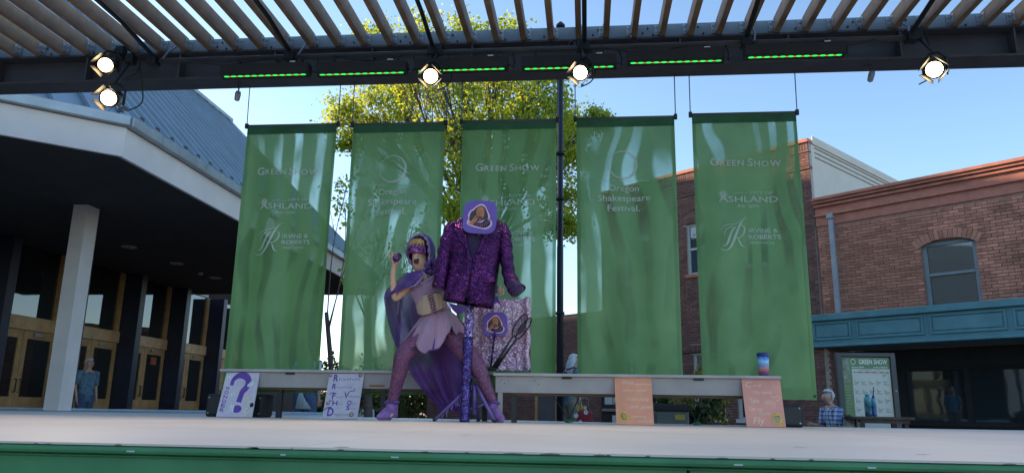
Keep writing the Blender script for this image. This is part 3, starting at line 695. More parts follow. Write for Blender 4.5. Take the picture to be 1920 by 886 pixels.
labs = ['leftmost green banner, beside the theatre roof, reading Green Show', 'second green banner from left with ring logo, behind the hooded performer',
        'middle green banner behind the purple jacket, reading Green Show', 'fourth green banner from left with ring logo, left of the drink can', 'rightmost green banner beside the red brick shop, reading Green Show']
for i, (pa, pb) in enumerate(tops):
    a = at(*pa, BY); b = at(*pb, BY); W = b.x-a.x; zt = (a.z+b.z)/2; sd = i*11.3
    t = thing('hanging_banner', labs[i], 'banner', (a.x+W/2, BY, ZB), group='green banners hung behind the stage')
    def wr(x, z, W=W, zt=zt, sd=sd):
        u = x/W; d = (zt-z); k = min(1, d*1.2)
        e = .018*math.sin(u*9+sd+d*1.1)+.010*math.sin(u*17+sd*2-d*.9)+.03*math.sin(d*1.3+sd)*math.sin(PI*u)
        return k*e
    mb = MB(); mb.grid(lambda u, v: (a.x+u*W, BY+wr(u*W, zt-v*(zt-ZB)), zt-v*(zt-ZB)), 30, 60); obj('cloth', mb, m_scrim, t, True)
    mb = MB(); mb.grid(lambda u, v: (a.x+u*W, BY-.006+wr(u*W, zt-v*.075), zt+.01-v*.085), 20, 3); obj('top_hem', mb, m_hem, t, True)
    mb = MB(); mb.grid(lambda u, v: (a.x+u*W, BY-.005+wr(u*W, ZB+.09-v*.09), ZB+.09-v*.09), 20, 2); obj('bottom_hem', mb, m_scrim, t, True)
    for e in (0, 1):
        mb = MB(); mb.grid(lambda u, v: (a.x+e*W+(.5-e)*2*u*.03, BY-.004+wr(e*W+(.5-e)*2*u*.03, zt-v*(zt-ZB)), zt-v*(zt-ZB)), 1, 50); obj('side_hem', mb, m_scrim, t, True)
    mb = MB(); mb.tube([(a.x-.025, BY, zt+.012), (b.x+.025, BY, zt+.012)], .012, 8); rod = obj('top_rod', mb, m_steel, t, True)
    for x in (a.x-.012, b.x+.012):
        mb = MB(); mb.tube([(x, BY, zt+.02), (x, 6.40, 3.73)], .0048, 6); obj('cable', mb, m_cable, t)
        mb = MB(); mb.box(x-.014, x+.014, BY-.014, BY+.014, zt-.012, zt+.034); obj('cable_clip', mb, m_black, rod)
        mb = MB(); mb.lathe([(.012, 0), (.012, .006)], (x+(.03 if x < a.x else -.03), BY-.012, ZB+.03), 8, (0, -1, 0)); obj('grommet', mb, m_black, t)
    for nm, f in (AM if i % 2 == 0 else BM):
        sc = W/W5
        lay(nm, f, m_print, t, lambda x, y: (a.x+x*sc, BY-.012+wr(x*sc, zt+y), zt+y))
# ================================================================== lights on the pipe
m_led = emit('green_led', (.03, .7, .11), .75); m_ledamb = emit('amber_led', (.6, .25, .03), .5)
bars = [(415, 580, 143), (595, 762, 139.5), (782, 948, 132.5), (978, 1155, 128.5), (1173, 1360, 117.5), (1393, 1586, 107)]
LL = sum((at(b, y, 5.9)-at(a, y, 5.9)).x for a, b, y in bars)/6
lb = thing('led_bar', 'x', 'light bar', (0, 0, 0), world=False, group='green lit bars along the pipe')
mb = MB(); mb.prism([(-.05, .0), (.03, -.022), (.05, 0), (.05, .09), (-.05, .09)], (-LL/2, 0, 0), (0, 1, 0), (0, 0, 1), LL); obj('housing', mb, m_blackmatte, lb, bevel=.004)
for sgn in (-.36, .36):
    mb = MB(); mb.box(sgn*LL-.012, sgn*LL+.012, -.02, .1, .091, .101); mb.box(sgn*LL-.012, sgn*LL+.012, .05, .1, .1015, .17); obj('bracket', mb, m_black, lb)
mb = MB(); mb.box(.29*LL, .29*LL+.05, -.05, -.046, .094, .102); obj('label_strip', mb, m_white, lb)
n = 12; le = MB(); le.lathe([(.0, .004), (.012, .004), (.015, 0)], (0, 0, 0), 10, (0, -.27, -1)); leme = le.mesh('led', m_led, True)
am = MB(); am.box(-.009, .009, -.004, .004, -.004, 0); amme = am.mesh('amber_cell', m_ledamb)
for k in range(n):
    x = (k+.5)/n*LL*.95-LL*.475; o = link('led', leme, lb); o.location = (x, -.012, -.0115); o.scale = (1.75, .7, .6)
    if k < n-1: o = link('amber_cell', amme, lb); o.location = (x+LL*.95/n/2, -.012, -.012)
mb = MB(); mb.tube([(LL/2, .02, .04), (LL/2+.04, .04, .02), (LL/2+.05, .08, .1), (LL/2+.03, .09, .18)], .006, 6); obj('cable', mb, m_black, lb, True)
bl = ['leftmost green light bar on the pipe', 'second green light bar from left, left of the middle stage lamp', 'third green light bar from left, right beside the middle stage lamp', 'fourth green light bar from left, behind the lamp above the black pole',
      'fifth green light bar from left, above the fourth banner', 'rightmost green light bar, above the last banner']
for i, (x0, x1, y) in enumerate(bars):
    o = lb if i == 0 else copy_tree(lb); c = at((x0+x1)/2, y, 5.9); o.location = (c.x, 5.9, c.z+.012); o['label'] = bl[i]
    o.rotation_euler = (0, 0, 0); WORLD_ROOTS[o.name] = None
g = NT('lamp_lens'); vo = g.n('ShaderNodeTexVoronoi'); vo.inputs['Scale'].default_value = 26; g.l(g.coord(), vo.inputs['Vector'])
e = g.n('ShaderNodeEmission'); g.l(g.ramp(vo.outputs['Distance'], [(0, (1, .93, .78)), (.6, (1, .72, .34)), (1, (.7, .35, .1))]), e.inputs[0]); e.inputs[1].default_value = 6; g.l(e.outputs[0], g.out.inputs[0]); m_lens = g.m
def stage_lamp(label, px, py, Y, tilt, pan, r=.058, roll=0, watts=36):
    c = at(px, py, Y); o = thing('stage_lamp', label, 'stage light', tuple(c), world=False, group='lit stage lamps')
    R = Matrix.Rotation(pan, 4, 'Z') @ Matrix.Rotation(tilt, 4, 'X')
    def T(mb): mb.v = [tuple(R @ Vector(v)) for v in mb.v]; return mb
    n_ = 8
    mb = MB(); mb.lathe([(r*1.28, -.02), (r*1.28, .03), (r*1.12, .05), (r*1.12, .2), (r*.8, .27), (r*.45, .3), (r*.2, .31)], (0, 0, 0), 18, (0, 1, 0)); hs = obj('housing', T(mb), m_black, o, True)
    mb = MB(); mb.lathe([(r*1.06, -.0205), (r*.95, -.03), (r*.5, -.038), (.001, -.04)], (0, 0, 0), 20, (0, 1, 0)); obj('lens', T(mb), m_lens, o, True)
    for k in range(4):
        an = k*PI/2+PI/4+roll; w_ = r*1.2; mb = MB(); ux = Vector((math.cos(an), 0, math.sin(an))); tx = Vector((-math.sin(an), 0, math.cos(an)))
        p = ux*r*1.27; q = ux*r*(1.5)+Vector((0, -.1, 0))
        mb.add([p+Vector((0, -.02, 0))-tx*w_*.7, p+Vector((0, -.02, 0))+tx*w_*.7, q+tx*w_*.9, q-tx*w_*.9], [(0, 1, 2, 3)]); obj('barn_door', T(mb), m_black, o, solid=.003)
    mb = MB(); mb.tube([Vector((-r*1.45, .1, 0)), Vector((-r*1.45, .1, .12)), Vector((-r*.6, .1, .18)), Vector((r*.6, .1, .18)), Vector((r*1.45, .1, .12)), Vector((r*1.45, .1, 0))], .011, 6); mb.box(-r*1.5, -r*1.3, .085, .115, -.02, .02); mb.box(r*1.3, r*1.5, .085, .115, -.02, .02)
    ld = bpy.data.lights.new('lamp_light', 'SPOT'); ld.energy = watts; ld.color = (1, .80, .58); ld.spot_size = math.radians(110); ld.spot_blend = 1; ld.shadow_soft_size = .06
    lo = bpy.data.objects.new('lamp_light', ld); COL.objects.link(lo); lo.parent = o; dv = (R @ Vector((0, -1, 0, 0))).to_3d(); dv = (dv+Vector((0, 0, -.55))).normalized(); lo.location = dv*.13; lo.rotation_euler = (-dv).to_track_quat('Z', 'Y').to_euler()
    Ry = Matrix.Rotation(pan, 4, 'Z'); mb.v = [tuple(Ry @ Vector(v)) for v in mb.v]; obj('yoke', mb, m_black, o, True)
    h = max(.2, PZ-c.z)
    p0 = Ry @ Vector((0, .1, .18)); mb = MB(); mb.tube([p0, (p0.x*.3, 6.0-Y, max(h, .2)), (0, 6.0-Y, max(h, .21)+.03)], .013, 8); mb.box(-.035, .035, 5.965-Y, 6.035-Y, h-.02, h+.06); obj('clamp', mb, m_black, o)
    mb = MB(); mb.tube(spline([(0, .28, .0), (.09, .3, .06), (.12, .28, .16), (.06, 6.0-Y, h+.05), (-.06, 6.05-Y, h+.1), (-.12, 6.03-Y, h+.03)], 5), .006, 6); obj('cable', mb, m_black, o, True)
    return o
TL_ = math.radians(25)
stage_lamp('upper of the two glowing lamps at the left end of the beam', 199, 122, 5.82, TL_, .35)
stage_lamp('lower of the two glowing lamps at the left end of the beam', 205, 184, 5.78, TL_*.9, .3, .062)
stage_lamp('glowing lamp above the second banner, left of the beam middle', 808, 143, 5.74, TL_, .1, .056)
stage_lamp('glowing lamp just right of the black pole top', 1089, 136, 5.72, TL_*1.1, -.25, .054)
stage_lamp('glowing lamp at the right end of the beam', 1752, 130, 5.78, TL_, -.5)
def small_cam(px, py, label, white):
    c = at(px, py, 6.3); o = thing('small_spotlight', label, 'spotlight', tuple(c), world=False)
    mb = MB(); mb.lathe([(.012, -.05), (.024, -.04), (.028, .02), (.02, .045)], (0, 0, -.02), 12, (.25, -.3, 1)); obj('body', mb, m_galv if white else m_header, o, True)
    mb = MB(); mb.tube([(0, 0, .01), (0, .01, .05), (-.02, .02, 3.727-c.z)], .008, 6); mb.box(-.05, .01, 0, .05, 3.722-c.z, 3.7275-c.z); obj('mount', mb, m_steel, o)
small_cam(446, 176, 'small round white spotlight under the left end of the beam', True)
small_cam(1633, 139, 'small grey spotlight under the right end of the beam', False)
# tall pole behind the banners
p0 = at(1050, 690, 7.6); pt = at(1051, 52, 7.6)
po = thing('tall_pole', 'tall slim black pole between the third and fourth banners', 'pole', (p0.x, 7.6, 0))
mb = MB(); mb.tube([(p0.x, 7.6, 0.0), (p0.x, 7.6, 2.4), (p0.x, 7.6, 2.42), (pt.x, 7.6, pt.z)], [.036, .034, .031, .029], 14); obj('shaft', mb, pm('navy_black_paint', (.012, .016, .028), .35, var=.2), po, True)
mb = MB(); mb.lathe([(.1, .0), (.1, .03), (.055, .06), (.045, .12)], (p0.x, 7.6, 0.001), 16); obj('foot', mb, m_black, po, True)
mb = MB(); mb.lathe([(.036, 0), (.05, .01), (.05, .03), (.03, .05), (.012, .07)], (pt.x, 7.6, pt.z), 12); obj('cap', mb, m_black, po, True)
for z in (1.7, 2.9, 3.4): mb = MB(); mb.lathe([(.046, 0), (.046, .03)], (p0.x, 7.6, z), 14); obj('collar', mb, m_black, po, True)
# ================================================================== benches on the stage
m_bench = pm('beige_bench_paint', (.36, .325, .30), .6, var=.12, scale=4, bump=.15, bscale=40)
m_benchtop = pm('bench_top_board', (.42, .39, .365), .6, var=.15, scale=5, bump=.15)
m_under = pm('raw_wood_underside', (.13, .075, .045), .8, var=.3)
def bench(label, xa, xb, Y, zt, legs, posts, lat, apron):
    t = thing('long_bench', label, 'bench', ((xa+xb)/2, Y+.18, SZ))
    mb = MB(); mb.box(xa, xb, Y-.03, Y+.34, zt-.022, zt); obj('seat_board', mb, m_benchtop, t, bevel=.004)
    ah = .125
    mb = MB(); mb.box(apron[0], apron[1], Y, Y+.025, zt-.022-ah, zt-.0225); ap = obj('apron', mb, m_bench, t, bevel=.003)
    mb = MB(); mb.box(apron[0], apron[1], Y+.29, Y+.315, zt-.022-ah, zt-.0225); obj('rear_apron', mb, m_bench, t)
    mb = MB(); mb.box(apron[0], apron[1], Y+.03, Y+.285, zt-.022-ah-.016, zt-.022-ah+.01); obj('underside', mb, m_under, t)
    for x in legs: mb = MB(); mb.box(x-.02, x+.02, Y+.05, Y+.09, SZ, zt-.022-ah-.017); obj('leg', mb, m_black, t)
    for x in posts: mb = MB(); mb.box(x-.018, x+.018, Y+.002, Y+.04, SZ, zt-.022-ah-.001); obj('leg', mb, m_bench, t)
    for x in lat:
        mb = MB(); mb.box(x-.038, x+.038, Y-.012, Y-.001, zt-.04, zt-.0225); mb.box(x-.025, x+.025, Y-.02, Y-.0125, zt-.034, zt-.026); lt = obj('latch', mb, m_black, t)
    return t, ap
YL, YR = 6.15, 5.82
ZL = at(700, 693.5, YL-.03).z; ZR = at(1190, 701, YR-.03).z
xl = lambda px, Y=YL: at(px, 720, Y).x
xr = lambda px, Y=YR: at(px, 720, Y).x
b1, ap1 = bench('long beige bench behind the performer, under the left banners', xl(412), xl(926), YL, ZL, [xl(521), xl(716), xl(908)], [], [xl(543)], (xl(484), xl(918)))
b2, ap2 = bench('long beige bench on the right with the drink can on it', xr(925), xr(1464), YR, ZR, [xr(963), xr(1480)-.1], [xr(938)], [xr(1063), xr(1310)], (xr(929), xr(1425)))
for px, py in ((935, 706), (940, 711), (953, 705), (953, 713), (937, 716), (946, 718), (1003, 713), (1010, 720)):
    q = at(px, py, YR); mb = MB(); mb.lathe([(.004 if px != 953 else .006, 0), (.003, .003)], (q.x, YR-.0002, q.z), 8, (0, -1, 0)); obj('screw_hole', mb, m_black if px != 953 else m_galv, ap2)
q = at(706, 722, YL); mb = MB(); mb.box(q.x-.06, q.x+.07, YL-.004, YL-.0005, q.z-.01, q.z+.006); obj('bare_patch', mb, pm('bare_orange_wood', (.3, .12, .04), .7), ap1)
# ================================================================== painted sign boards
def board(name, label, cor, Yb, Yt, m, th=.012, cat='sign', group='painted boards leaning on the benches'):
    TLc, TRc, BRc, BLc = cor
    P = [at(*BLc, Yb), at(*BRc, Yb), at(*TRc, Yt), at(*TLc, Yt)]
    dz = SZ+.004-(P[0].z+P[1].z)/2; P[0].z = SZ+.004; P[1].z = SZ+.004
    nn = (P[1]-P[0]).cross(P[3]-P[0]).normalized(); nn = nn if nn.y < 0 else -nn
    t = thing(name, label, cat, tuple((P[0]+P[1])/2), group=group)
    mb = MB(); mb.add([p for p in P]+[p-nn*th for p in P], [(0, 1, 2, 3), (7, 6, 5, 4), (0, 4, 5, 1), (1, 5, 6, 2), (2, 6, 7, 3), (3, 7, 4, 0)]); obj('board', mb, m, t)
    def fn(u, v, o=.0012): return (P[0]*(1-u)+P[1]*u)*(1-v)+(P[3]*(1-u)+P[2]*u)*v+nn*o
    return t, fn
def put(nm, flat, m, t, fn, o=.0012): lay(nm, flat, m, t, lambda x, y: fn(x, y, o))
m_signlil = pm('lilac_board_paint', (.60, .53, .60), .7, var=.1, scale=14, bump=.05)
m_signor = pm('peach_board_paint', (.78, .33, .19), .7, var=.1, scale=7)
m_signpk = pm('salmon_board_paint', (.75, .33, .25), .7, var=.1, scale=7)
m_violet = pm('violet_paint', (.13, .055, .33), .6, var=.2, scale=20)
m_greyink = pm('grey_ink', (.27, .22, .31), .7); m_pale = pm('cream_ink', (.86, .62, .43), .7)
m_feather = pm('feather_white', (.72, .8, .8), .6, var=.2, scale=30); m_feath2 = pm('feather_peach', (.8, .6, .4), .6, var=.3, scale=30); m_yel = pm('ochre_paint', (.66, .40, .09), .6, var=.25, scale=20)
m_copper = pm('copper_brown', (.17, .10, .07), .5, .3, var=.4, scale=40); m_teald = pm('grey_swirl', (.2, .3, .28), .6)
# question mark
t, fn = board('painted_sign', 'lilac board with a big violet question mark', ((425, 697.5), (487, 697.5), (472, 781), (405, 779.5)), 6.02, 6.14, m_signlil)
f = Flat(); pts = spline([(.24, .70, .135), (.265, .84, .14), (.42, .93, .17), (.62, .90, .2), (.72, .79, .21), (.69, .66, .2), (.60, .56, .19), (.575, .46, .18), (.55, .32, .19)], 7)
f.stroke([(p[0], p[1]) for p in pts], [p[2]*.8 for p in pts]); f.disc(.54, .175, .13, .085, 20); put('question_mark', f, m_violet, t, fn)
f = Flat()
for i, ch in enumerate('WONDER'): f.text(ch, .14-.004*i, .60-.098*i, .075, .12, rot=-.12, bold=.02)
put('lettering', f, m_violet, t, fn)
for cx, cy, L, an, m in ((.09, .90, .1, 1.9, m_feather), (.80, .74, .17, .75, m_feather), (.33, .50, .1, 2.2, m_feather), (.82, .37, .13, .6, m_feath2), (.40, .20, .19, 1.7, m_feather), (.82, .14, .17, .75, m_feath2)):
    f = Flat(); n_ = 9; top = []; bot = []
    for k in range(n_):
        s = k/(n_-1); wv = .05*math.sin(PI*min(1, s*1.05))**.7*(1+.25*((k*7) % 3-1)); x = (s-.5)*L*1.6
        c_, s_ = math.cos(an), math.sin(an)
        top.append((cx+(x*c_-wv*s_), cy+(x*s_+wv*c_)*.78)); bot.append((cx+(x*c_+wv*s_), cy+(x*s_-wv*c_)*.78))
    f.poly(top+bot[::-1]); put('feather', f, m, t, fn, .0016)
    f = Flat(); f.stroke([top[0], ((top[4][0]+bot[4][0])/2, (top[4][1]+bot[4][1])/2), top[-1]], .012); put('quill', f, m_teald, t, fn, .0022)
f = Flat(); f.disc(.94, .265, .055, .05); put('dark_button', f, m_blackmatte, t, fn, .0025)
# rhythm and rhyme
t, fn = board('painted_sign', 'lilac board lettered Rhythm and Rhyme in violet and grey', ((618, 700), (683, 699), (669.5, 783.5), (604, 782)), 6.02, 6.14, m_signlil)
f1 = Flat(); f2 = Flat()
def word(big, rest, x, y, hb, hr, bw, rw, sh=.1):
    f3 = Flat(); f3.text(big, x, y, hb, bw, 'L', .03, shear=sh*.3); put('big_letter', f3, m_violet, t, fn)
    f4 = Flat(); f4.text(rest, x+bw+.02, y+.01, hr, rw, 'L', 0, shear=.02); put('small_letters', f4, m_greyink, t, fn)
word('R', 'hythm', .14, .83, .15, .07, .14, .60); word('R', 'hyme', .14, .655, .12, .06, .12, .44)
word('F', 'ool', .18, .44, .12, .06, .10, .18); word('V', 'illains', .52, .45, .13, .06, .14, .28)
word('H', 'ero', .22, .29, .10, .05, .15, .14); word('O', 'pal', .64, .30, .10, .05, .13, .14); word('S', 'aber', .64, .19, .10, .05, .10, .16); word('D', 'isguise', .12, .06, .18, .06, .18, .42)
f1.stroke(spline([(.64, .57), (.70, .60), (.78, .60), (.80, .64), (.76, .655)], 5), .018); f1.stroke(spline([(.10, .52), (.16, .565), (.30, .55)], 5), .02); f1.stroke(spline([(.02, .17), (.06, .22), (.14, .24), (.22, .25)], 5), .025)
f1.stroke(spline([(.22, .45), (.20, .39), (.13, .38), (.12, .42)], 5), .02)
put('flourish', f1, m_violet, t, fn)
for cx, cy, r in ((.05, .955, .045), (.90, .955, .06), (.10, .33, .055), (.82, .095, .065)):
    f = Flat(); f.disc(cx, cy, r, r*.8, 12); put('rosette', f, m_copper, t, fn, .002)
    f = Flat(); f.ring(cx+.005, cy+.005, r*.25, r*.5, 10); put('rosette_eye', f, m_feath2, t, fn, .0028)
# peach boards
def script(t, fn, lines, m, nm='handwriting'):
    for txt, x, y, h, w_, rot in lines: f = Flat(); f.text(txt, x, y, h, w_, 'L', .004, shear=.25, rot=rot); put(nm, f, m, t, fn)
t, fn = board('painted_sign', 'peach board with cream handwriting and a round ochre spot at its lower left', ((1152, 706.5), (1221, 706.5), (1226.5, 795.5), (1156, 794.5)), 5.68, 5.81, m_signor)
script(t, fn, [('What', .18, .85, .085, .32, 0), ('when upon', .2, .69, .06, .64, 0), ('Ocean along', .27, .50, .075, .62, 0), ('dolls glide!', .38, .34, .075, .56, -.02), ('turbing', .48, .14, .06, .32, 0), ('wayfarer', .56, .05, .06, .4, -.01)], m_pale)
f = Flat(); f.stroke([(.55, .845), (.98, .85)], .012); f.stroke(spline([(.38, .145), (.44, .155), (.5, .17)], 4), .012); put('underline', f, m_pale, t, fn)
f = Flat(); f.disc(.2, .16, .125, .115, 24); f.poly([(.3, .16), (.37, .20), (.39, .14), (.33, .105), (.28, .1)]); put('ochre_fish', f, m_yel, t, fn, .0016)
f = Flat(); f.ring(.2, .16, .055, .07, 16); f.ring(.17, .15, .02, .03, 10); put('fish_line', f, m_copper, t, fn, .0022)
t, fn = board('painted_sign', 'salmon board with cream handwriting at the right end of the bench', ((1390, 709.5), (1462, 709.5), (1474, 801.5), (1400.5, 800.5)), 5.68, 5.81, m_signpk)
script(t, fn, [('C', .08, .82, .12, .15, 0), ('oral', .28, .83, .07, .2, 0), ('Hey speak', .27, .68, .075, .48, 0), ('Take', .14, .49, .1, .24, .0), ('Wing', .5, .44, .11, .3, -.03), ('Let my', .12, .33, .08, .34, -.02), ('Wonder', .34, .24, .07, .32, 0), ('Fly', .18, .06, .14, .28, 0)], m_pale)
f = Flat(); f.stroke(spline([(.7, .62), (.8, .605), (.9, .625), (.92, .57), (.86, .53), (.85, .56)], 5), .012); put('flourish', f, m_pale, t, fn)
f = Flat(); f.disc(.80, .17, .14, .12, 24, .2); f.poly([(.78, .07), (.93, .1), (.97, .05), (.9, .005), (.84, .01)]); put('ochre_bird', f, m_yel, t, fn, .0016)
f = Flat(); f.ring(.80, .155, .05, .07, 16); f.ring(.80, .155, .018, .03, 10); put('bird_eye', f, m_teald, t, fn, .0022)
f = Flat(); f.poly([(.68, .19), (.80, .21), (.9, .19), (.84, .235)]); put('bird_brow', f, m_copper, t, fn, .0022)
# ================================================================== black stage boxes and the can
def mon(label, x0, x1, y0, zt):
    t = thing('stage_monitor', label, 'speaker', ((x0+x1)/2, y0+.1, SZ), group='black speakers at the bench ends')
    mb = MB(); mb.box(x0, x1, y0, y0+.22, SZ, zt); cab = obj('cabinet', mb, m_blackmatte, t, bevel=.02)
    mb = MB(); mb.box(x0+.02, x1-.02, y0-.006, y0-.0005, SZ+.02, zt-.02); obj('grille', mb, m_black, t, bevel=.004)
    for x in (x0+.03, x1-.03):
        for z in (SZ+.03, zt-.03): mb = MB(); mb.lathe([(.008, 0), (.006, .004)], (x, y0-.006, z), 8, (0, -1, 0)); obj('corner_screw', mb, m_galv, t)
a = at(380, 778, 6.16); b = at(379, 737, 6.16); mon('black speaker behind the question mark board', a.x, a.x+.5, 6.19, b.z)
a = at(1518, 802, 5.72); mon('black speaker behind the salmon board', a.x-.36, a.x, 5.845, at(1510, 757, 5.85).z)
q = at(1432.5, 704, 5.95); t = thing('drink_can', 'tall blue printed drink can standing on the right bench', 'can', (q.x, 5.95, ZR)); hc = at(1432, 661, 5.95).z-ZR
g = NT('can_print'); sp = g.n('ShaderNodeSeparateXYZ'); g.l(g.coord(), sp.inputs[0]); zz_ = g.math('ADD', sp.outputs[2], -ZR)
nz = g.math('MULTIPLY', g.math('ADD', g.noise(30, 3), -.5), .06)
g.bsdf(Base_Color=g.ramp(g.math('MULTIPLY', g.math('ADD', zz_, nz), 1/hc), [(0, lin((.02, .05, .3))), (.2, lin((.45, .10, .12))), (.36, lin((.6, .3, .28))), (.45, lin((.10, .3, .6))), (.62, lin((.35, .6, .75))), (.8, lin((.04, .2, .6)))]), Roughness=.3)
mb = MB(); mb.lathe([(.034, 0), (.039, .006), (.041, hc*.5), (.043, hc*.84)], (q.x, 5.95, ZR+.001), 24); obj('body', mb, g.m, t, True)
mb = MB(); mb.lathe([(.0445, hc*.84), (.0455, hc*.86), (.0455, hc*.97), (.042, hc)], (q.x, 5.95, ZR+.001), 24); obj('lid', mb, pm('navy_lid', (.012, .03, .16), .4), t, True)
# ================================================================== people
m_skin = pm('skin', (.70, .41, .27), .5, var=.1, scale=12); m_skin2 = pm('fair_skin', (.55, .32, .24), .5, var=.1, scale=12); m_skin3 = pm('brown_skin', (.16, .08, .05), .5, var=.1)
m_lip = pm('mouth_dark', (.06, .012, .012), .5); m_teeth = pm('teeth', (.75, .7, .62), .4); m_eye = pm('eye_dark', (.01, .008, .008), .25)
def patch(net, nu=24, nv=24, fold=None, Y0=0.):
    rows = [[at(p[0], p[1], Y0+p[2]) for p in r] for r in net]
    R_ = [spline([tuple(q) for q in r], max(1, nu//(len(r)-1))) for r in rows]; w_ = len(R_[0])
    C_ = [spline([R_[j][i] for j in range(len(rows))], max(1, nv//(len(rows)-1))) for i in range(w_)]; h_ = len(C_[0])
    mb = MB()
    def P(i, j):
        v = Vector(C_[i][j])
        if fold: v = v+Vector(fold(i/(w_-1), j/(h_-1)))
        return v
    mb.add([P(i, j) for j in range(h_) for i in range(w_)], [(j*w_+i, j*w_+i+1, (j+1)*w_+i+1, (j+1)*w_+i) for j in range(h_-1) for i in range(w_-1)]); return mb
PY = 5.9
def B(px, py, dy=0.): return at(px, py, PY+dy)
m_lav = cloth_mat('lavender_cloth', (.46, .28, .385), transl=.15, var=.12, foldscale=(22, 22, 3), fold=.5, sheen=.3)
m_lavb = cloth_mat('gathered_lavender', (.42, .25, .35), transl=.1, var=.15, foldscale=(9, 9, 45), fold=.8)
m_satin = cloth_mat('purple_satin', (.10, .035, .22), transl=.1, var=.25, rough=.35, foldscale=(16, 16, 5), fold=.5)
m_cape = cloth_mat('sheer_purple', (.17, .045, .29), see=.30, transl=.35, var=.3, rough=.4, foldscale=(13, 13, 1.2), fold=.4)
m_corset = cloth_mat('beige_corset', (.52, .36, .24), transl=0, var=.15, foldscale=(40, 40, 3), fold=.5)
m_trim = cloth_mat('lilac_trim', (.40, .27, .52), transl=.1, var=.3, foldscale=(60, 60, 60), fold=.8)
m_maskp = sequin('mask_glitter', (.09, .015, .10), (.22, .04, .2), (.5, .2, .45), 160, .35, .35)
g = NT('lace_tights'); vo = g.n('ShaderNodeTexVoronoi', feature='DISTANCE_TO_EDGE'); vo.inputs['Scale'].default_value = 58
nzv = g.n('ShaderNodeTexNoise'); nzv.inputs['Scale'].default_value = 9; g.l(g.coord(), nzv.inputs['Vector'])
ad = g.n('ShaderNodeVectorMath', operation='MULTIPLY_ADD'); g.l(nzv.outputs['Color'], ad.inputs[0]); ad.inputs[1].default_value = (.09, .09, .09); g.l(g.coord(), ad.inputs[2]); g.l(ad.outputs[0], vo.inputs['Vector'])
g.bsdf(Base_Color=g.ramp(g.math('ADD', vo.outputs[0], g.math('MULTIPLY', g.noise(14, 3), .25)), [(.12, lin((.06, .016, .085))), (.22, lin((.15, .045, .12))), (.36, lin((.26, .09, .12)))]), Roughness=.55); m_tights = g.m
m_shoe = cloth_mat('purple_shoe', (.27, .12, .36), transl=0, var=.35, scale=25, foldscale=(40, 40, 40), fold=.3, rough=.5)
perf = thing('person', 'masked performer in purple hood and lavender dress lunging beside the sequin jacket', 'person', (at(822, 780, PY).x, PY, SZ))
V = []; Eg = []
def node(co, r, par=None, r2=None):
    V.append((Vector(co), r, r2 or r)); i = len(V)-1
    if par is not None: Eg.append((par, i))
    return i
pel = node(B(823, 604), .105); wa = node(B(812, 576), .09, pel); ch = node(B(801, 546), .11, wa, .09); nb = node(B(797, 526), .07, ch); nk = node(B(793, 512, -.01), .045, nb)
jw = node(B(784, 496, -.055), .073, nk); hd = node(B(785, 477, -.04), .091, jw, .098); ht = node(B(788, 458, 0), .075, hd)
ns = node(B(780.5, 479, -.135), .013, hd)
sh = node(B(770, 531, 0), .048, nb); el = node(B(740, 562, -.03), .036, sh); wr_ = node(B(736.5, 514, -.1), .024, el); pa = node(B(738, 498, -.11), .03, wr_, .016); pk = node(B(738, 490, -.11), .029, pa, .014)
for k, (mx_, my_, tx_, ty_, dy) in enumerate(((732, 481, 728, 472, -.10), (736, 479, 736, 471, -.12), (741, 479, 743, 473, -.14), (745, 482, 748, 477, -.145))):
    a = node(B(mx_, my_, dy), .0095, pk); node(B(tx_, ty_, dy-.012), .008, a)
a = node(B(745, 493, -.13), .011, pa); node(B(750, 488, -.15), .009, a)
sh2 = node(B(826, 526, .03), .048, nb); el2 = node(B(872, 551, .1), .036, sh2); wr2 = node(B(927, 541, .02), .024, el2); p2 = node(B(936, 543, 0), .026, wr2, .016)
for mx_, my_, tx_, ty_ in ((942, 541, 945, 545), (942, 545, 945, 550), (940, 548, 943, 553), (937, 549, 939, 554)):
    a = node(B(mx_, my_, -.01), .009, p2); node(B(tx_, ty_, -.015), .0075, a)
a = node(B(936, 537, -.01), .01, p2); node(B(940, 535, -.015), .008, a)
for hp_, kn, an_, he, to in ((B(808, 614, 0), B(757, 665, -.12), B(735, 754, -.06), B(736, 776, -.05), B(716, 781, -.1)), (B(838, 614, 0), B(893, 684, -.1), B(925, 754, -.06), B(927, 776, -.06), B(938, 783, -.16))):
    h1 = node(hp_, .085, pel); k1 = node(kn, .055, h1); md = node(kn.lerp(an_, .35), .052, k1); a1 = node(an_, .034, md); he.z = SZ+.045; to.z = SZ+.03; f1_ = node(he, .036, a1); node(to, .026, f1_)
body = link('body', skin_mesh('body', V, Eg, pel, 2), perf); body.data.materials.append(m_skin)
# face
def HC(px, py, dy): return B(px, py, dy)
mb = MB(); mb.ball(B(780.7, 488, -.122), (.022, .014, .024), 14, 8); obj('mouth', mb, m_lip, perf, True)
mb = MB(); mb.ball(B(780.7, 483.8, -.134), (.012, .005, .004), 8, 4); obj('teeth', mb, m_teeth, perf, True)
mb = MB(); mb.tube([B(780.7, 494.5, -.125)+Vector((x, .25*abs(x), .35*abs(x))) for x in (-.02, -.01, 0, .01, .02)], .004, 6); obj('lower_lip', mb, pm('lip', (.3, .09, .08), .4), perf, True)
hcn = B(785, 476, -.032)
def headpt(az, zz, k=1.):                                     # on the head's oval; az from the facing direction
    r = math.sqrt(max(0, 1-(zz/.125)**2)); d = az-.16
    return hcn+Vector((math.sin(d)*.083*r*k, -math.cos(d)*.10*r*k, zz))
mb = MB()
mb.grid(lambda u, v: headpt((u-.5)*2.1, .022+(v-.5)*(.06+.035*abs(u-.5)*2)+.012*math.cos((u-.5)*12)*(v-.4), 1.12), 24, 8); mask = obj('mask', mb, m_maskp, perf, True, solid=.004)
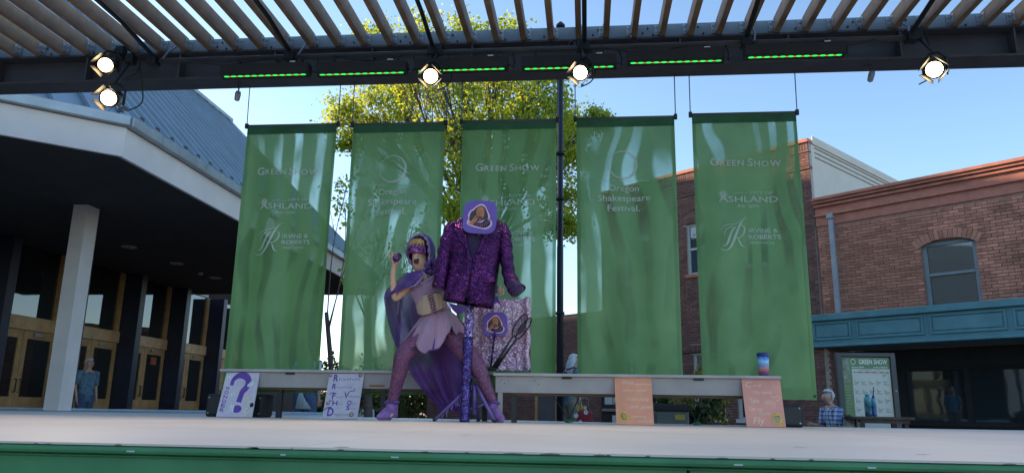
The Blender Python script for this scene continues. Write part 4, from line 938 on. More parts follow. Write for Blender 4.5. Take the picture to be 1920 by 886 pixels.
for s_ in (-1, 1):
    mb = MB(); mb.ball(headpt(.42*s_, .022, 1.13), (.016, .006, .008), 10, 6); obj('eye', mb, m_eye, mask, True)
mb = MB()
for k in range(15):
    a_ = (k/14-.5)*1.7; mb.tube([headpt(a_*.75, .112, 1.12), headpt(a_+.05*math.sin(k*5), .085, 1.13), headpt(a_*1.1+.09*math.sin(k*3.1), .058-.012*math.sin(k*2.3), 1.12)], [.012, .013, .003], 6)
obj('hair', mb, pm('golden_hair', (.50, .29, .09), .5, var=.4, scale=60), perf, True)
# hood: open shell round the head
hc2 = B(790, 474, .01); fax = Vector((-.2, -1, .0)).normalized(); hx = fax.cross(Vector((0, 0, 1))).normalized(); hz = hx.cross(fax)
def hoodpt(u, v):
    th_ = math.radians(60+120*v); ph = 2*PI*u; low = max(0, -math.sin(ph))
    q = hx*(math.cos(ph)*math.sin(th_)*.112)+hz*(math.sin(ph)*math.sin(th_)*.158)+fax*(math.cos(th_)*.125)
    return hc2+q+Vector((.03*low, 0, -.02*low))+Vector((0, 0, .006*math.sin(9*ph)*v))
mb = MB(); mb.grid(hoodpt, 36, 14); obj('hood', mb, m_satin, perf, True, solid=.006)
pts = [hoodpt(k/48, 0)+fax*(.006+.006*math.sin(k*2.2)) for k in range(49)]
mb = MB(); mb.tube(pts, [.011+.005*math.sin(k*1.9) for k in range(49)], 7, False); obj('hood_trim', mb, m_trim, perf, True)
mb = MB()
for k in range(16):
    q = B(808+9*math.sin(k*2.4), 500+10*math.cos(k*1.7), -.06+.03*math.sin(k)); mb.ball(q, (.024, .018, .018), 7, 5)
for k in range(10):
    q = B(821+10*math.sin(k*2.1), 508+6*math.cos(k*1.3), .0+.03*math.sin(k)); mb.ball(q, (.028, .022, .024), 7, 5)
obj('shoulder_ruffle', mb, m_satin, perf, True)
# cape
fd = lambda u, v: (0.012*math.sin(u*19+v*2), .03*math.sin(u*26+v*3)*min(1, v*2+.2), .006*math.sin(u*30))
obj('cape', patch([[(752, 521, .02), (770, 512, .08), (800, 508, .1), (824, 510, .1)], [(721, 547, -.02), (742, 546, .1), (790, 545, .15), (836, 540, .15)], [(720, 580, .02), (746, 585, .14), (795, 585, .17), (845, 585, .17)],
    [(731, 630, .05), (762, 632, .14), (805, 635, .17), (858, 630, .16)], [(751, 674, .04), (785, 677, .10), (820, 680, .12), (868, 680, .12)], [(783, 724, .03), (812, 727, .08), (838, 730, .08), (874, 725, .07)], [(822, 764, .0), (840, 769, .02), (858, 771, .02), (877, 762, .0)]], 36, 48, fd, PY), m_cape, perf, True)
obj('cape_collar', patch([[(788, 506, -.08), (774, 509, -.1), (760, 513, -.04), (752, 520, .06)], [(795, 512, -.12), (776, 520, -.13), (752, 526, -.08), (738, 535, .05)], [(789, 521, -.13), (768, 531, -.14), (744, 538, -.1), (724, 549, .0)], [(777, 533, -.12), (762, 541, -.13), (742, 549, -.1), (722, 562, .0)]], 21, 15, lambda u, v: (0, .008*math.sin(u*17+v*5), .005*math.sin(v*14)), PY), m_satin, perf, True, solid=.005)
mb = MB(); mb.tube([B(*p) for p in ((791, 509, -.13), (797, 513, -.14), (788, 524, -.15), (778, 535, -.15), (768, 538, -.14))], .008, 8); obj('cape_edge', mb, m_trim, perf, True)
# dress
mb = MB(); mb.tube([B(*p) for p in ((799, 524, 0), (800, 532, -.005), (801, 544, -.01), (806, 560, -.005), (815, 580, 0), (823, 602, 0))], [.085, .125, .14, .118, .108, .135], 28, False, (1, 0, .15), [.07, .095, .115, .098, .09, .11])
mb.v = [(x+.004*math.sin(z*160), y+.005*math.sin(z*190+x*60), z) for x, y, z in mb.v]; obj('bodice', mb, m_lavb, perf, True)
mb = MB(); mb.ball(B(795, 519, -.085), (.03, .02, .03), 10, 6); obj('neckline', mb, m_skin, perf, True)
mb = MB(); mb.tube(spline([tuple(B(*p)) for p in ((783, 520, -.1), (790, 530, -.115), (800, 526, -.1), (812, 518, -.07), (822, 516, -.02))], 5), .013, 8); obj('neck_ruffle', mb, m_trim, perf, True)
mb = MB(); mb.ball(B(827, 535, .02), (.062, .06, .07), 14, 9); mb.v = [(x+.004*math.sin(z*90), y+.004*math.sin(x*110), z) for x, y, z in mb.v]; obj('puff_sleeve', mb, m_lavb, perf, True)
obj('corset', patch([[(782, 566, -.02), (797, 553.5, -.125), (812, 550, -.13), (826, 551, -.1), (833, 556, .0)], [(780, 573, -.02), (795, 566, -.132), (813, 565, -.14), (829, 564, -.11), (836, 566, .0)], [(784, 588, -.02), (793, 590.5, -.13), (812, 585, -.14), (830, 577, -.11), (838, 575, .0)]], 24, 10, lambda u, v: (0, .003*math.sin(u*50), 0), PY), m_corset, perf, True, solid=.006)
la = MB()
for k in range(7):
    t_ = k/6; c = B(806.5+8*t_, 553+33*t_, -.152); d_ = Vector((.022, 0, .012)); la.tube([c-d_, c+d_], .003, 5); d_ = Vector((.022, 0, -.012)); la.tube([c-d_, c+d_], .003, 5)
obj('corset_lacing', la, m_maskp, perf, True)
def skirtpt(u, v):
    a_ = 2*PI*u; c = B(823+1*v, 585+2*v); wx = .105+.135*v**.8; wy = .09+.075*v**.8; s_ = math.cos(a_); q = math.sin(a_)
    hem = .215+.045*math.sin(a_*3+.6)+.03*math.sin(a_*7)+.016*math.sin(a_*13)+(.07*max(0, -s_)); r = 1+.13*v*math.sin(a_*13+v*1.5)*(.6+.4*math.sin(a_*2))+.07*v*math.sin(a_*5+1)+.03*v*math.sin(a_*29)
    x = c.x+s_*wx*r+(-.035*v if s_ < 0 else .0)+.0; y = c.y+q*wy*r*(1.15 if q < 0 else .8)
    z = c.z-hem*v*(1.12 if q < 0 else .8)+(.05*v if s_ > .5 else 0)
    return Vector((x, y, z))
mb = MB(); mb.grid(skirtpt, 150, 22); obj('skirt', mb, m_lav, perf, True, solid=.004)
mb = MB(); mb.grid(lambda u, v: skirtpt(u, .55+.5*v)*1+Vector((0, .01, -.015*v)) if False else (lambda p: Vector((p.x*.97+B(823, 585).x*.03, p.y*.97+PY*.03, p.z-.012)))(skirtpt(u, .6+.4*v)), 60, 6); obj('underskirt', mb, m_satin, perf, True, solid=.003)
for hp_, kn, an_, toe, sgn in ((B(808, 614, 0), B(757, 665, -.12), B(735, 754, -.06), B(708, 782, -.12), -1), (B(838, 614, 0), B(893, 684, -.1), B(925, 754, -.06), B(941, 786, -.2), 1)):
    md = kn.lerp(an_, .3); th_ = hp_.lerp(kn, .5)
    mb = MB(); mb.tube([Vector(p) for p in spline([tuple(hp_), tuple(th_), tuple(kn), tuple(md), tuple(kn.lerp(an_, .65)), tuple(an_)], 5)], [x[0] for x in spline([(.098, 0), (.084, 0), (.066, 0), (.062, 0), (.050, 0), (.040, 0)], 5)], 16, True); obj('legging', mb, m_tights, perf, True)
    hl = Vector((an_.x+.0, an_.y+.025, SZ)); tz = Vector((toe.x, toe.y, SZ)); dr = (tz-hl).normalized(); L = (tz-hl).length
    mb = MB(); pr = [(-.02, .045, .026), (.02, .06, .042), (.3, .055, .044), (.55, .042, .043), (.8, .028, .038), (.97, .02, .024), (1.02, .014, .008)]
    mb.tube([hl+dr*(s_*L)+Vector((0, 0, h_)) for s_, h_, w_ in pr], [w_ for *_, w_ in pr], 14, True, dr.cross(Vector((0, 0, 1))), [h_*.98 for _, h_, _ in pr]); mb.tube([hl+Vector((0, 0, .03)), hl.lerp(an_, .6)+Vector((0, 0, .02)), an_+Vector((0, 0, .015))], [.045, .047, .05], 14); sh_ = obj('shoe', mb, m_shoe, perf, True)
    mb = MB()
    for k in range(5):
        c = hl.lerp(tz, .18+.13*k)+Vector((0, 0, .105-.013*k)); sd_ = dr.cross(Vector((0, 0, 1)))*.04; mb.tube([c-sd_-Vector((0, 0, .02)), c+Vector((0, 0, .012)), c+sd_-Vector((0, 0, .02))], .006, 6)
    mb.tube([an_+Vector((.052*math.cos(a_), .052*math.sin(a_), .0+.006*math.sin(3*a_))) for a_ in [i*PI/6 for i in range(13)]], .009, 6, False); obj('shoe_lace', mb, m_satin, sh_, True)
mb = MB(); mb.tube([B(929, 541.5, -.0), B(934, 542.5, -.0)], [.031, .031], 12); obj('wristband', mb, pm('blue_wristband', (.05, .06, .2), .5), perf, True)
# the little purple rose in the raised hand
q = B(745.5, 483, -.165); rs = thing('paper_rose', 'small purple paper rose in the raised hand', 'flower', tuple(q))
for k in range(3):
    r0 = .034-.010*k; mb = MB(); mb.grid(lambda u, v: q+Vector((math.cos(u*2*PI+k)*(r0*(.55+.45*v))*(1+.15*math.sin(u*12+k)), -.012*k-.02*v+.006*math.sin(u*10), math.sin(u*2*PI+k)*(r0*(.55+.45*v))*(1+.15*math.sin(u*12+k)))), 24, 4); obj('petal_ring', mb, m_maskp if k == 1 else m_trim if k == 2 else m_satin, rs, True, solid=.004)
mb = MB(); mb.ball(q+Vector((0, -.018, 0)), .012, 8, 6); obj('heart', mb, m_satin, rs, True)
# ================================================================== the sequin jacket on its stand
m_seq = sequin('purple_sequins', (.010, .002, .020), (.045, .006, .065), (.25, .045, .25), 240, .42, .25)
m_seqd = cloth_mat('jacket_lining', (.03, .012, .06), transl=0); m_shirt = cloth_mat('mauve_shirt', (.17, .085, .2), transl=0, foldscale=(20, 20, 4))
JY = 5.66
def J(px, py, dy=0.): return at(px, py, JY+dy)
jk = thing('sequin_jacket', 'purple sequin jacket hung on the wrapped stand', 'jacket', tuple(J(882, 575)))
prof = [(408, 897, 20, .05), (413, 896, 38, .075), (421, 895, 50, .09), (440, 895, 50.5, .105), (470, 892, 47.5, .11), (505, 888.5, 46, .11), (540, 883, 46.5, .115), (570, 878, 46.5, .115)]
def jk_at(v):
    x = v*(len(prof)-1); i = min(int(x), len(prof)-2); f_ = x-i; a_, b_ = prof[i], prof[i+1]; return [a_[k]+(b_[k]-a_[k])*f_ for k in range(4)]
def jpt(u, v, k=1., gapk=1.):
    py, cx, hw, dp = jk_at(v); c = J(cx, py); hwm = (J(cx+hw, py)-J(cx-hw, py)).length/2
    t_ = (py-425)/66; gap = (.37*(1-max(0, min(1, t_)))**.9+.004+.03*max(0, (py-545)/25))*gapk
    a_ = -PI/2+gap+(2*PI-2*gap)*u
    s_ = math.copysign(abs(math.cos(a_))**.8, math.cos(a_)); q = math.copysign(abs(math.sin(a_))**.8, math.sin(a_))
    wob = .010*math.sin(a_*7+py*.05)*max(0, (py-440)/130)+.005*math.sin(py*.22+a_*3)
    z = c.z-(.0 if py < 540 else (.03*s_*(py-540)/30))
    return Vector((c.x+s_*hwm*k, c.y+q*(dp*k+wob), z))
mb = MB(); mb.grid(jpt, 72, 42); obj('jacket_body', mb, m_seq, jk, True, solid=.008)
mb = MB(); mb.grid(lambda u, v: jpt(u, v*.93+.02, .9, 0), 40, 24); obj('lining', mb, m_seqd, jk, True)
mb = MB(); mb.grid(lambda u, v: J(897-13*(1-v*.8)+26*(1-v*.8)*u, 436+52*v, -.085+.05*abs(u-.5)), 8, 10); obj('mauve_shirt', mb, m_shirt, jk, True)
for s_ in (0, 1):                                              # lapels
    mb = MB()
    def lp(u, v, s_=s_):
        w_ = .06+.34*math.sin(PI*min(1, v*1.15))**.7*(1-.25*v) if v < .87 else .05
        p = jpt((u*w_*.26) if s_ == 0 else 1-(u*w_*.26), .12+v*.5); return p+Vector((0, -.012-.004*u, 0))
    mb.grid(lp, 6, 22); obj('lapel', mb, m_seq, jk, True, solid=.006)
def sleeve(pts, rad, rad2, name='sleeve'):
    path = [Vector(p) for p in spline([tuple(J(*p)) for p in pts], 8)]; rr = [x[0] for x in spline([(r, 0) for r in rad], 8)]; r2 = [x[0] for x in spline([(r, 0) for r in rad2], 8)]
    mb = MB(); mb.tube(path, rr, 22, False, (1, 0, .2), r2)
    mb.v = [(x+.004*math.sin(z*70+y*20), y+.005*math.sin(z*60+x*50), z) for x, y, z in mb.v]; o = obj(name, mb, m_seq, jk, True, solid=.006)
    mb = MB(); mb.tube([path[-2], path[-1]], [rr[-1]*.9]*2, 16, True, (1, 0, .2), [r2[-1]*.9]*2); obj('cuff_opening', mb, m_seqd, o, True)
sleeve([(851, 420, 0), (846, 436, -.0), (838, 465, -.01), (830, 503, -.02), (823, 541, -.04)], [.045, .062, .062, .058, .052], [.05, .065, .062, .056, .05])
sleeve([(938, 424, 0), (944, 440, 0), (949, 475, 0), (953, 508, -.01), (961, 532, -.05), (971, 545, -.09)], [.045, .055, .05, .048, .055, .062], [.05, .06, .055, .05, .05, .05])
obj('cuff_flare', patch([[(951, 528, -.09), (962, 525, -.12), (972, 529, -.1)], [(953, 541, -.09), (966, 538, -.14), (979, 535, -.1)], [(957, 552, -.08), (968, 555, -.12), (980, 548, -.1)]], 10, 8, None, JY), m_seqd, jk, True, solid=.006)
obj('pocket_flap', patch([[(907, 521, -.122), (917, 520, -.118), (928, 519, -.1)], [(907, 529, -.126), (917, 529, -.122), (928, 527, -.104)]], 8, 3, None, JY), m_seq, jk, True, solid=.006)
for net in ([[(842, 567, -.06), (862, 572, -.09), (884, 574, -.1)], [(848, 580, -.05), (861, 590, -.08), (872, 580, -.09)]], [[(915, 572, -.04), (924, 562, -.02), (932, 553, 0)], [(926, 572, -.03), (932, 566, -.02), (940, 574, 0)]]):
    obj('shirt_tail', patch(net, 8, 6, None, JY), m_satin, jk, True, solid=.003)
m_foil = sequin('violet_foil_wrap', (.025, .015, .085), (.06, .035, .18), (.18, .12, .4), 130, .3, .3)
m_foil2 = sequin('lilac_glitter_wrap', (.12, .07, .25), (.27, .16, .48), (.75, .6, .9), 120, .5, .3)
m_tri = pm('purple_painted_tube', (.17, .11, .33), .4, .2, var=.2)
SY = 5.74; q0 = at(871, 790, SY); q0.z = SZ; q1 = at(880.5, 572, SY); q2 = at(896, 425, SY)
stn = thing('tripod_stand', 'violet foil wrapped stand with purple tripod legs', 'stand', tuple(q0))
mb = MB(); n_ = 40; qm = q0.lerp(q1, .72)
mb.tube([q0.lerp(qm, k/n_) for k in range(n_+1)], [.038+.0025*math.sin(k*1.7)+.0015*math.sin(k*4.1) for k in range(n_+1)], 18); obj('wrapped_post', mb, m_foil, stn, True)
mb = MB(); mb.tube([qm.lerp(q1, k/20) for k in range(21)], [.036+.002*math.sin(k*2.1) for k in range(21)], 18); obj('glitter_post', mb, m_foil2, stn, True)
mb = MB(); mb.tube([q1, q2, q2+Vector((0, 0, .06))], [.02, .02, .03], 10); obj('neck_post', mb, m_blackmatte, stn, True)
hub = at(890, 716, SY+.05); mb = MB(); mb.tube([hub+Vector((0, 0, -.24)), hub+Vector((0, 0, .06))], .016, 10); obj('centre_tube', mb, m_tri, stn, True)
mb = MB(); mb.box(hub.x-.028, hub.x+.028, hub.y-.03, hub.y+.03, hub.z-.02, hub.z+.03); mb.lathe([(.018, 0), (.018, .04)], (hub.x+.01, hub.y-.03, hub.z+.015), 8, (0, -1, 0)); obj('collar', mb, m_black, stn, bevel=.006)
for px, py, dy in ((815, 786, -.02), (927, 789, -.06), (897, 787, .22)):
    e_ = at(px, py, SY+dy); e_.z = SZ+.012; mb = MB(); mb.tube([hub, e_], .0125, 10); lg = obj('leg', mb, m_tri, stn, True)
    mb = MB(); mb.ball(e_, (.017, .017, .012), 8, 6); obj('rubber_foot', mb, m_black, lg, True)
    mb = MB(); mb.tube([hub+Vector((0, 0, -.2)), hub.lerp(e_, .55)], .008, 8); obj('brace', mb, m_tri, stn, True)
fr_ = MB(); e_ = at(815, 786, SY-.02)
for k in range(9):
    c = hub.lerp(e_, .3+.06*k); fr_.tube([c, c+Vector((.01*math.sin(k*3), .0, -.05-.012*math.sin(k)))], .003, 5)
obj('fringe', fr_, m_trim, stn)
# portrait paddles: a plain bearded man drawn in flat colours
g = NT('purple_gradient_board'); gr = g.n('ShaderNodeTexGradient', gradient_type='SPHERICAL'); mp = g.n('ShaderNodeMapping'); g.l(g.coord('Generated'), mp.inputs[0]); mp.inputs['Location'].default_value = (-.95, 0, -.95); mp.inputs['Scale'].default_value = (1.9, 0, 1.9); g.l(mp.outputs[0], gr.inputs[0])
g.bsdf(Base_Color=g.ramp(gr.outputs[1], [(.0, lin((.14, .085, .40))), (.25, lin((.16, .08, .38))), (.62, lin((.30, .03, .26)))]), Roughness=.35); m_pboard = g.m
m_pline = pm('pink_outline', (.85, .5, .68), .5); m_phair = pm('portrait_hair', (.055, .045, .045), .6, var=.5, scale=60); m_pskin = pm('portrait_skin', (.52, .20, .09), .6, var=.25, scale=40); m_pskin2 = pm('portrait_cheek', (.36, .13, .06), .6); m_pcoat = pm('portrait_coat', (.05, .025, .05), .7, var=.5, scale=80); m_pruff = pm('portrait_ruff', (.32, .17, .24), .6, var=.4, scale=90); m_pbeard = pm('portrait_beard', (.13, .07, .045), .7)
def portrait(t, c, R, rot, off=0.):
    ca, sa = math.cos(rot), math.sin(rot)
    def fn(o): return lambda x, y: (c.x+(x*ca-y*sa)*R, c.y-o, c.z+(x*sa+y*ca)*R)
    rr = [(math.copysign(abs(math.cos(a_))**.5, math.cos(a_)), math.copysign(abs(math.sin(a_))**.5, math.sin(a_))) for a_ in [2*PI*k/40 for k in range(40)]]
    mb = MB(); mb.prism([(x*R*ca-y*R*sa, x*R*sa+y*R*ca) for x, y in rr], (c.x, c.y+.012, c.z), (1, 0, 0), (0, 0, 1), .012); bd = obj('paddle_board', mb, m_pboard, t, bevel=.003)
    def L(nm, pts, m, o, sm=True):
        f = Flat(); f.poly(spline(pts+[pts[0]], 5)[:-1] if sm else pts); lay(nm, f, m, bd, fn(o+off))
    sil = [(-.28, .58), (.0, .74), (.24, .66), (.42, .36), (.56, .10), (.58, -.1), (.72, -.28), (.66, -.52), (.36, -.68), (.02, -.64), (-.4, -.56), (-.64, -.46), (-.7, -.32), (-.62, -.1), (-.66, .05), (-.58, .3), (-.42, .42)]
    L('portrait_outline', [(x*1.06, y*1.06) for x, y in sil], m_pline, .0015)
    L('portrait_shoulders', [(-.4, -.5), (-.2, -.3), (.1, -.34), (.45, -.1), (.66, -.28), (.6, -.5), (.34, -.64), (0, -.6)], m_pcoat, .0022)
    L('portrait_hair', [(-.25, .55), (.0, .68), (.24, .6), (.4, .32), (.5, .05), (.44, -.1), (.2, -.2), (-.2, -.3), (-.56, -.28), (-.6, 0), (-.52, .28), (-.38, .38)], m_phair, .0029)
    L('portrait_face', [(-.17, .56), (.05, .63), (.2, .52), (.26, .25), (.22, .0), (.12, -.16), (.02, -.2), (-.1, -.1), (-.19, .1), (-.22, .35)], m_pskin, .0036)
    L('portrait_cheek', [(-.2, .2), (-.12, .16), (-.06, -.02), (-.1, -.1), (-.19, .05)], m_pskin2, .0042)
    L('portrait_beard', [(-.08, .02), (.02, .04), (.13, .0), (.17, -.12), (.08, -.27), (.02, -.28), (-.06, -.2), (-.1, -.08)], m_pbeard, .0048)
    L('portrait_chin', [(.0, -.1), (.06, -.1), (.08, -.2), (.03, -.24), (-.01, -.18)], m_pruff, .0054)
    for x in (-.1, .11): L('portrait_eye', [(x-.06, .25), (x, .29), (x+.06, .25), (x, .235)], m_phair, .0048)
    L('portrait_nose', [(-.01, .26), (.04, .1), (-.02, .06), (-.05, .09)], m_pskin2, .0048)
    L('portrait_mouth', [(-.03, -.03), (.03, -.01), (.09, -.04), (.03, -.06)], m_pcoat, .006)
    f = Flat()
    for k in range(11): a_ = -2.3+k*.24; f.stroke([(.1+.26*math.cos(a_)*1.5, -.12+.3*math.sin(a_)), (.1+.36*math.cos(a_)*1.5, -.12+.44*math.sin(a_))], .035)
    lay('portrait_ruff', f, m_pruff, bd, fn(.0062+off))
    L('portrait_hand', [(-.22, .08), (-.28, .02), (-.36, -.1), (-.5, -.3), (-.6, -.42), (-.46, -.5), (-.32, -.4), (-.2, -.3), (-.12, -.16), (-.14, -.06), (-.24, -.1), (-.2, .0)], m_pskin, .0068)
    return bd
c = at(899.5, 406.5, 5.52); t = thing('portrait_paddle', 'purple rounded paddle with a bearded man, in place of the jacket head', 'paddle', tuple(c-Vector((0, 0, .135))), group='portrait paddles')
portrait(t, c, .131, -.06); mb = MB(); mb.tube([(c.x-.005, c.y+.016, c.z-.05), (c.x-.005, c.y+.02, c.z-.16)], .012, 8); obj('handle', mb, m_blackmatte, t, True)
# glitter curtain, second paddle and rackets on the bench
m_gl = sequin('pink_glitter_cloth', (.52, .21, .36), (.78, .45, .58), (1, .88, .93), 150, .55, .3, .2); m_gl2 = sequin('mauve_glitter_cloth', (.38, .16, .30), (.62, .34, .50), (1, .85, .93), 130, .55, .3, .2)
CYY = 6.09; ca_ = at(887, 561, CYY); cb_ = at(993, 561, CYY)
cur = thing('glitter_curtain', 'pink glitter cloth hung on a small frame standing on the bench', 'curtain', ((ca_.x+cb_.x)/2, CYY+.06, ZL))
def cpt(u, z, d=0.): return Vector((ca_.x+(cb_.x-ca_.x)*u+.006*math.sin(z*30), CYY+d+.004*math.sin(u*33+z*3)+.006*math.sin(u*9+1), z))
zt_ = at(940, 560, CYY).z; zm_ = at(940, 640, CYY).z
mb = MB(); mb.grid(lambda u, v: cpt(u, zt_+(zm_-.02-zt_)*v-.0), 60, 20); obj('upper_cloth', mb, m_gl, cur, True, solid=.003)
mb = MB(); mb.grid(lambda u, v: cpt(u, zm_+(ZL+.006-zm_)*v, -.012-.01*v*math.sin(u*40)), 60, 20); obj('lower_cloth', mb, m_gl2, cur, True, solid=.003)
mb = MB(); mb.tube([cpt(0, ZL+.001, .04), cpt(0, zt_, .035), cpt(1, zt_, .035), cpt(1, ZL+.001, .04)], .008, 8); obj('frame', mb, m_black, cur, True)
mb = MB(); mb.grid(lambda u, v: cpt(.93+.09*u, zt_+.01+(ZL+.008-zt_)*v, -.03-.012*math.sin(u*PI)), 6, 20); obj('edge_fold', mb, m_gl, cur, True, solid=.003)
c = at(928.5, 608, 6.0); t = thing('portrait_paddle', 'smaller portrait paddle on a tinsel stick in front of the glitter cloth', 'paddle', (at(921, 690, 6.0).x, 6.0, ZL), group='portrait paddles')
portrait(t, c, .098, .03); bs = at(920, 690, 6.0)
mb = MB(); mb.tube([(bs.x, 6.0, ZL+.02), (c.x-.005, c.y+.008, c.z-.08)], .007, 8); obj('stick', mb, m_blackmatte, t, True)
ti = MB()
for k in range(46):
    s_ = RNG.random(); p = Vector((bs.x, 5.985, ZL+.05)).lerp(Vector((c.x, 5.975, c.z-.05)), s_); a_ = RNG.uniform(0, 6.28); L = .02+.025*s_
    ti.bar(p, p+Vector((math.cos(a_)*L, RNG.uniform(-.02, .005), math.sin(a_)*L)), .007, .002)
obj('tinsel', ti, sequin('purple_tinsel', (.04, .01, .09), (.11, .03, .22), (.4, .2, .6), 80), t)
mb = MB(); mb.box(bs.x-.04, bs.x+.04, 5.96, 6.04, ZL+.001, ZL+.03); obj('base', mb, m_blackmatte, t, bevel=.006)
def racket(label, a, b, w_, Y):
    A_ = at(*a, Y); Bq = at(*b, Y-.02); d_ = (Bq-A_); L = d_.length; d_.normalize(); sd_ = d_.cross(Vector((0, 1, 0))).normalized()
    t = thing('racket', label, 'racket', tuple(A_), group='black rackets on the bench')
    mb = MB(); mb.tube([A_, A_.lerp(Bq, .25), A_.lerp(Bq, .6)], [.013, .011, .006], 8); obj('handle', mb, m_black, t, True)
    cc_ = A_.lerp(Bq, .8); rl = L*.21
    mb = MB(); mb.tube([cc_+d_*(math.cos(a_)*rl)+sd_*(math.sin(a_)*w_) for a_ in [2*PI*k/28 for k in range(29)]], .0055, 6, False); obj('head_frame', mb, m_black, t, True)
    mb = MB()
    for k in range(-7, 8):
        h_ = math.sqrt(max(0, 1-(k/8)**2)); c0 = cc_+d_*(k/8*rl); mb.tube([c0-sd_*w_*h_, c0+sd_*w_*h_], .0011, 4, False)
    for k in range(-2, 3):
        h_ = math.sqrt(max(0, 1-(k/3)**2)); c0 = cc_+sd_*(k/3*w_); mb.tube([c0-d_*rl*h_, c0+d_*rl*h_], .0011, 4, False)
    obj('strings', mb, m_black, t)
racket('upper black racket leaning before the glitter cloth', (925, 688), (987, 590), .035, 5.97)
racket('lower black racket beside the first, nearest the bench', (929, 690), (995, 597), .028, 5.99)
# ================================================================== trees and shrubs
m_bark = pm('grey_bark', (.10, .08, .065), .9, var=.35, scale=9, bump=.8, bscale=30, dist=.02)
m_leafy = leaf_mat('yellow_green_leaf', (.24, .36, .03), (.42, .50, .045), (.58, .58, .055), .62)
m_leafd = leaf_mat('dark_green_leaf', (.02, .045, .012), (.04, .075, .018), (.07, .11, .025), .4)
m_leafyel = leaf_mat('yellow_bush_leaf', (.06, .09, .015), (.2, .2, .03), (.45, .33, .03), .4)
def leaves(mb, c, n, rad, size, rng, droop=.3):
    for _ in range(n):
        p = c+Vector((rng.gauss(0, 1)*rad, rng.gauss(0, 1)*rad, rng.gauss(0, 1)*rad*.75)); s = size*rng.uniform(.6, 1.25)
        a = Vector((rng.gauss(0, 1), rng.gauss(0, 1), rng.gauss(0, 1)-droop)).normalized(); b = a.orthogonal().normalized()
        b = (Matrix.Rotation(rng.uniform(0, 6.28), 3, a) @ b)*s*.34; nn = a.cross(b).normalized()*s*.1
        mb.add([p, p+a*s*.5+b+nn, p+a*s, p+a*s*.5-b+nn], [(0, 1, 2), (0, 2, 3)])
def tree(name, label, base, fork, clusters, tr, per, sub, size, m, seed, group=None, crad=.16, bark=None, cat='tree', lean=None):
    rng = random.Random(seed); base = Vector(base); fork = Vector(fork)
    t = thing(name, label, cat, tuple(base), group=group)
    tk = MB(); mid = base.lerp(fork, .5)+Vector(lean or (rng.uniform(-.1, .1), 0, 0))
    tk.tube([Vector(p) for p in spline([tuple(base), tuple(mid), tuple(fork)], 6)], [tr*(1.25-.5*k/12) for k in range(13)], 10); to = obj('trunk', tk, bark or m_bark, t, True)
    cr = MB(); lb_ = MB()
    for c, R in clusters:
        c = Vector(c); st = base.lerp(fork, rng.uniform(.75, 1.0)); mid = st.lerp(c, .5)+Vector((rng.uniform(-.15, .15), rng.uniform(-.15, .15), rng.uniform(.0, .25)))*(c-st).length*.5
        path = [Vector(p) for p in spline([tuple(st), tuple(mid), tuple(c)], 6)]; r0 = tr*rng.uniform(.2, .32)
        lb_.tube(path, [max(.008, r0*(1-.85*k/12)) for k in range(len(path))], 7)
        for _ in range(sub):
            v = Vector((rng.gauss(0, 1), rng.gauss(0, 1), rng.gauss(0, 1)*.8)); v = v.normalized()*R*rng.random()**.45
            e = c+v; s0 = path[rng.randrange(len(path)//2, len(path))]
            m_ = s0.lerp(e, .5)+Vector((rng.uniform(-.1, .1), rng.uniform(-.1, .1), rng.uniform(-.05, .15)))
            lb_.tube([s0, m_, e], [r0*.16+.004, r0*.1+.003, .003], 4, False)
            leaves(cr, e, per, crad*R**.5*rng.uniform(.6, 1.3), size, rng)
            if rng.random() < .6: leaves(cr, m_, per//3, crad*.7, size, rng)
    obj('limbs', lb_, bark or m_bark, t, True); obj('crown', cr, m, t); return t
rg = random.Random(5)
cl = []
for px, py, R in ((640, 215, .45), (690, 190, .6), (745, 180, .7), (800, 175, .7), (860, 180, .75), (925, 185, .75), (985, 190, .75), (1040, 200, .55), (700, 235, .45), (760, 235, .6), (835, 250, .6), (880, 240, .75), (950, 250, .8), (1010, 260, .8), (1062, 300, .5), (855, 320, .6), (850, 390, .5), (905, 330, .8), (980, 330, .8), (1062, 370, .5), (1040, 250, .6), (1065, 420, .35),
                  (700, 70, .5), (800, 70, .5), (870, 70, .55), (930, 80, .6), (760, 120, .7), (850, 120, .8), (940, 125, .8), (1010, 140, .7), (655, 265, .3), (1075, 230, .35), (1120, 225, .2)):
    cl.append((at(px, py, 16+rg.uniform(-1.6, 1.6)), R))
tb = at(905, 700, 16.0)
tree('leafy_tree', 'large yellow green tree rising behind the middle banners', (tb.x, 16, 0), (tb.x-.05, 16, 4.4), cl, .2, 38, 27, .09, m_leafy, 3, crad=.22)
def ws(px, py, Y, R): return (at(px, py, Y), R)
sb = at(630, 690, 13); tree('young_tree', 'slender young tree in the gap right of the leftmost banner', (sb.x, 13, 0), at(612, 585, 13), [ws(648, 395, 13, .4), ws(650, 350, 13.3, .45), ws(700, 360, 13.8, .4)], .05, 12, 7, .09, m_leafy, 8, 'young trees behind the second banner', lean=(.06, 0, 0))
sb = at(700, 690, 12.5); tree('young_tree', 'forked young tree seen through the second banner, left of the performer', (sb.x, 12.5, 0), at(690, 560, 12.5), [ws(668, 450, 12.5, .4), ws(715, 440, 12.6, .4), ws(735, 500, 12.3, .35), ws(660, 520, 12.6, .3)], .07, 6, 5, .09, m_leafy, 9, 'young trees behind the second banner')
sb = at(735, 690, 14); tree('young_tree', 'thin young tree seen through the second banner, right behind the performer', (sb.x, 14, 0), at(748, 590, 14), [ws(760, 500, 14, .5), ws(800, 470, 14.2, .5), ws(775, 420, 14, .4)], .055, 7, 6, .09, m_leafy, 10, 'young trees behind the second banner')
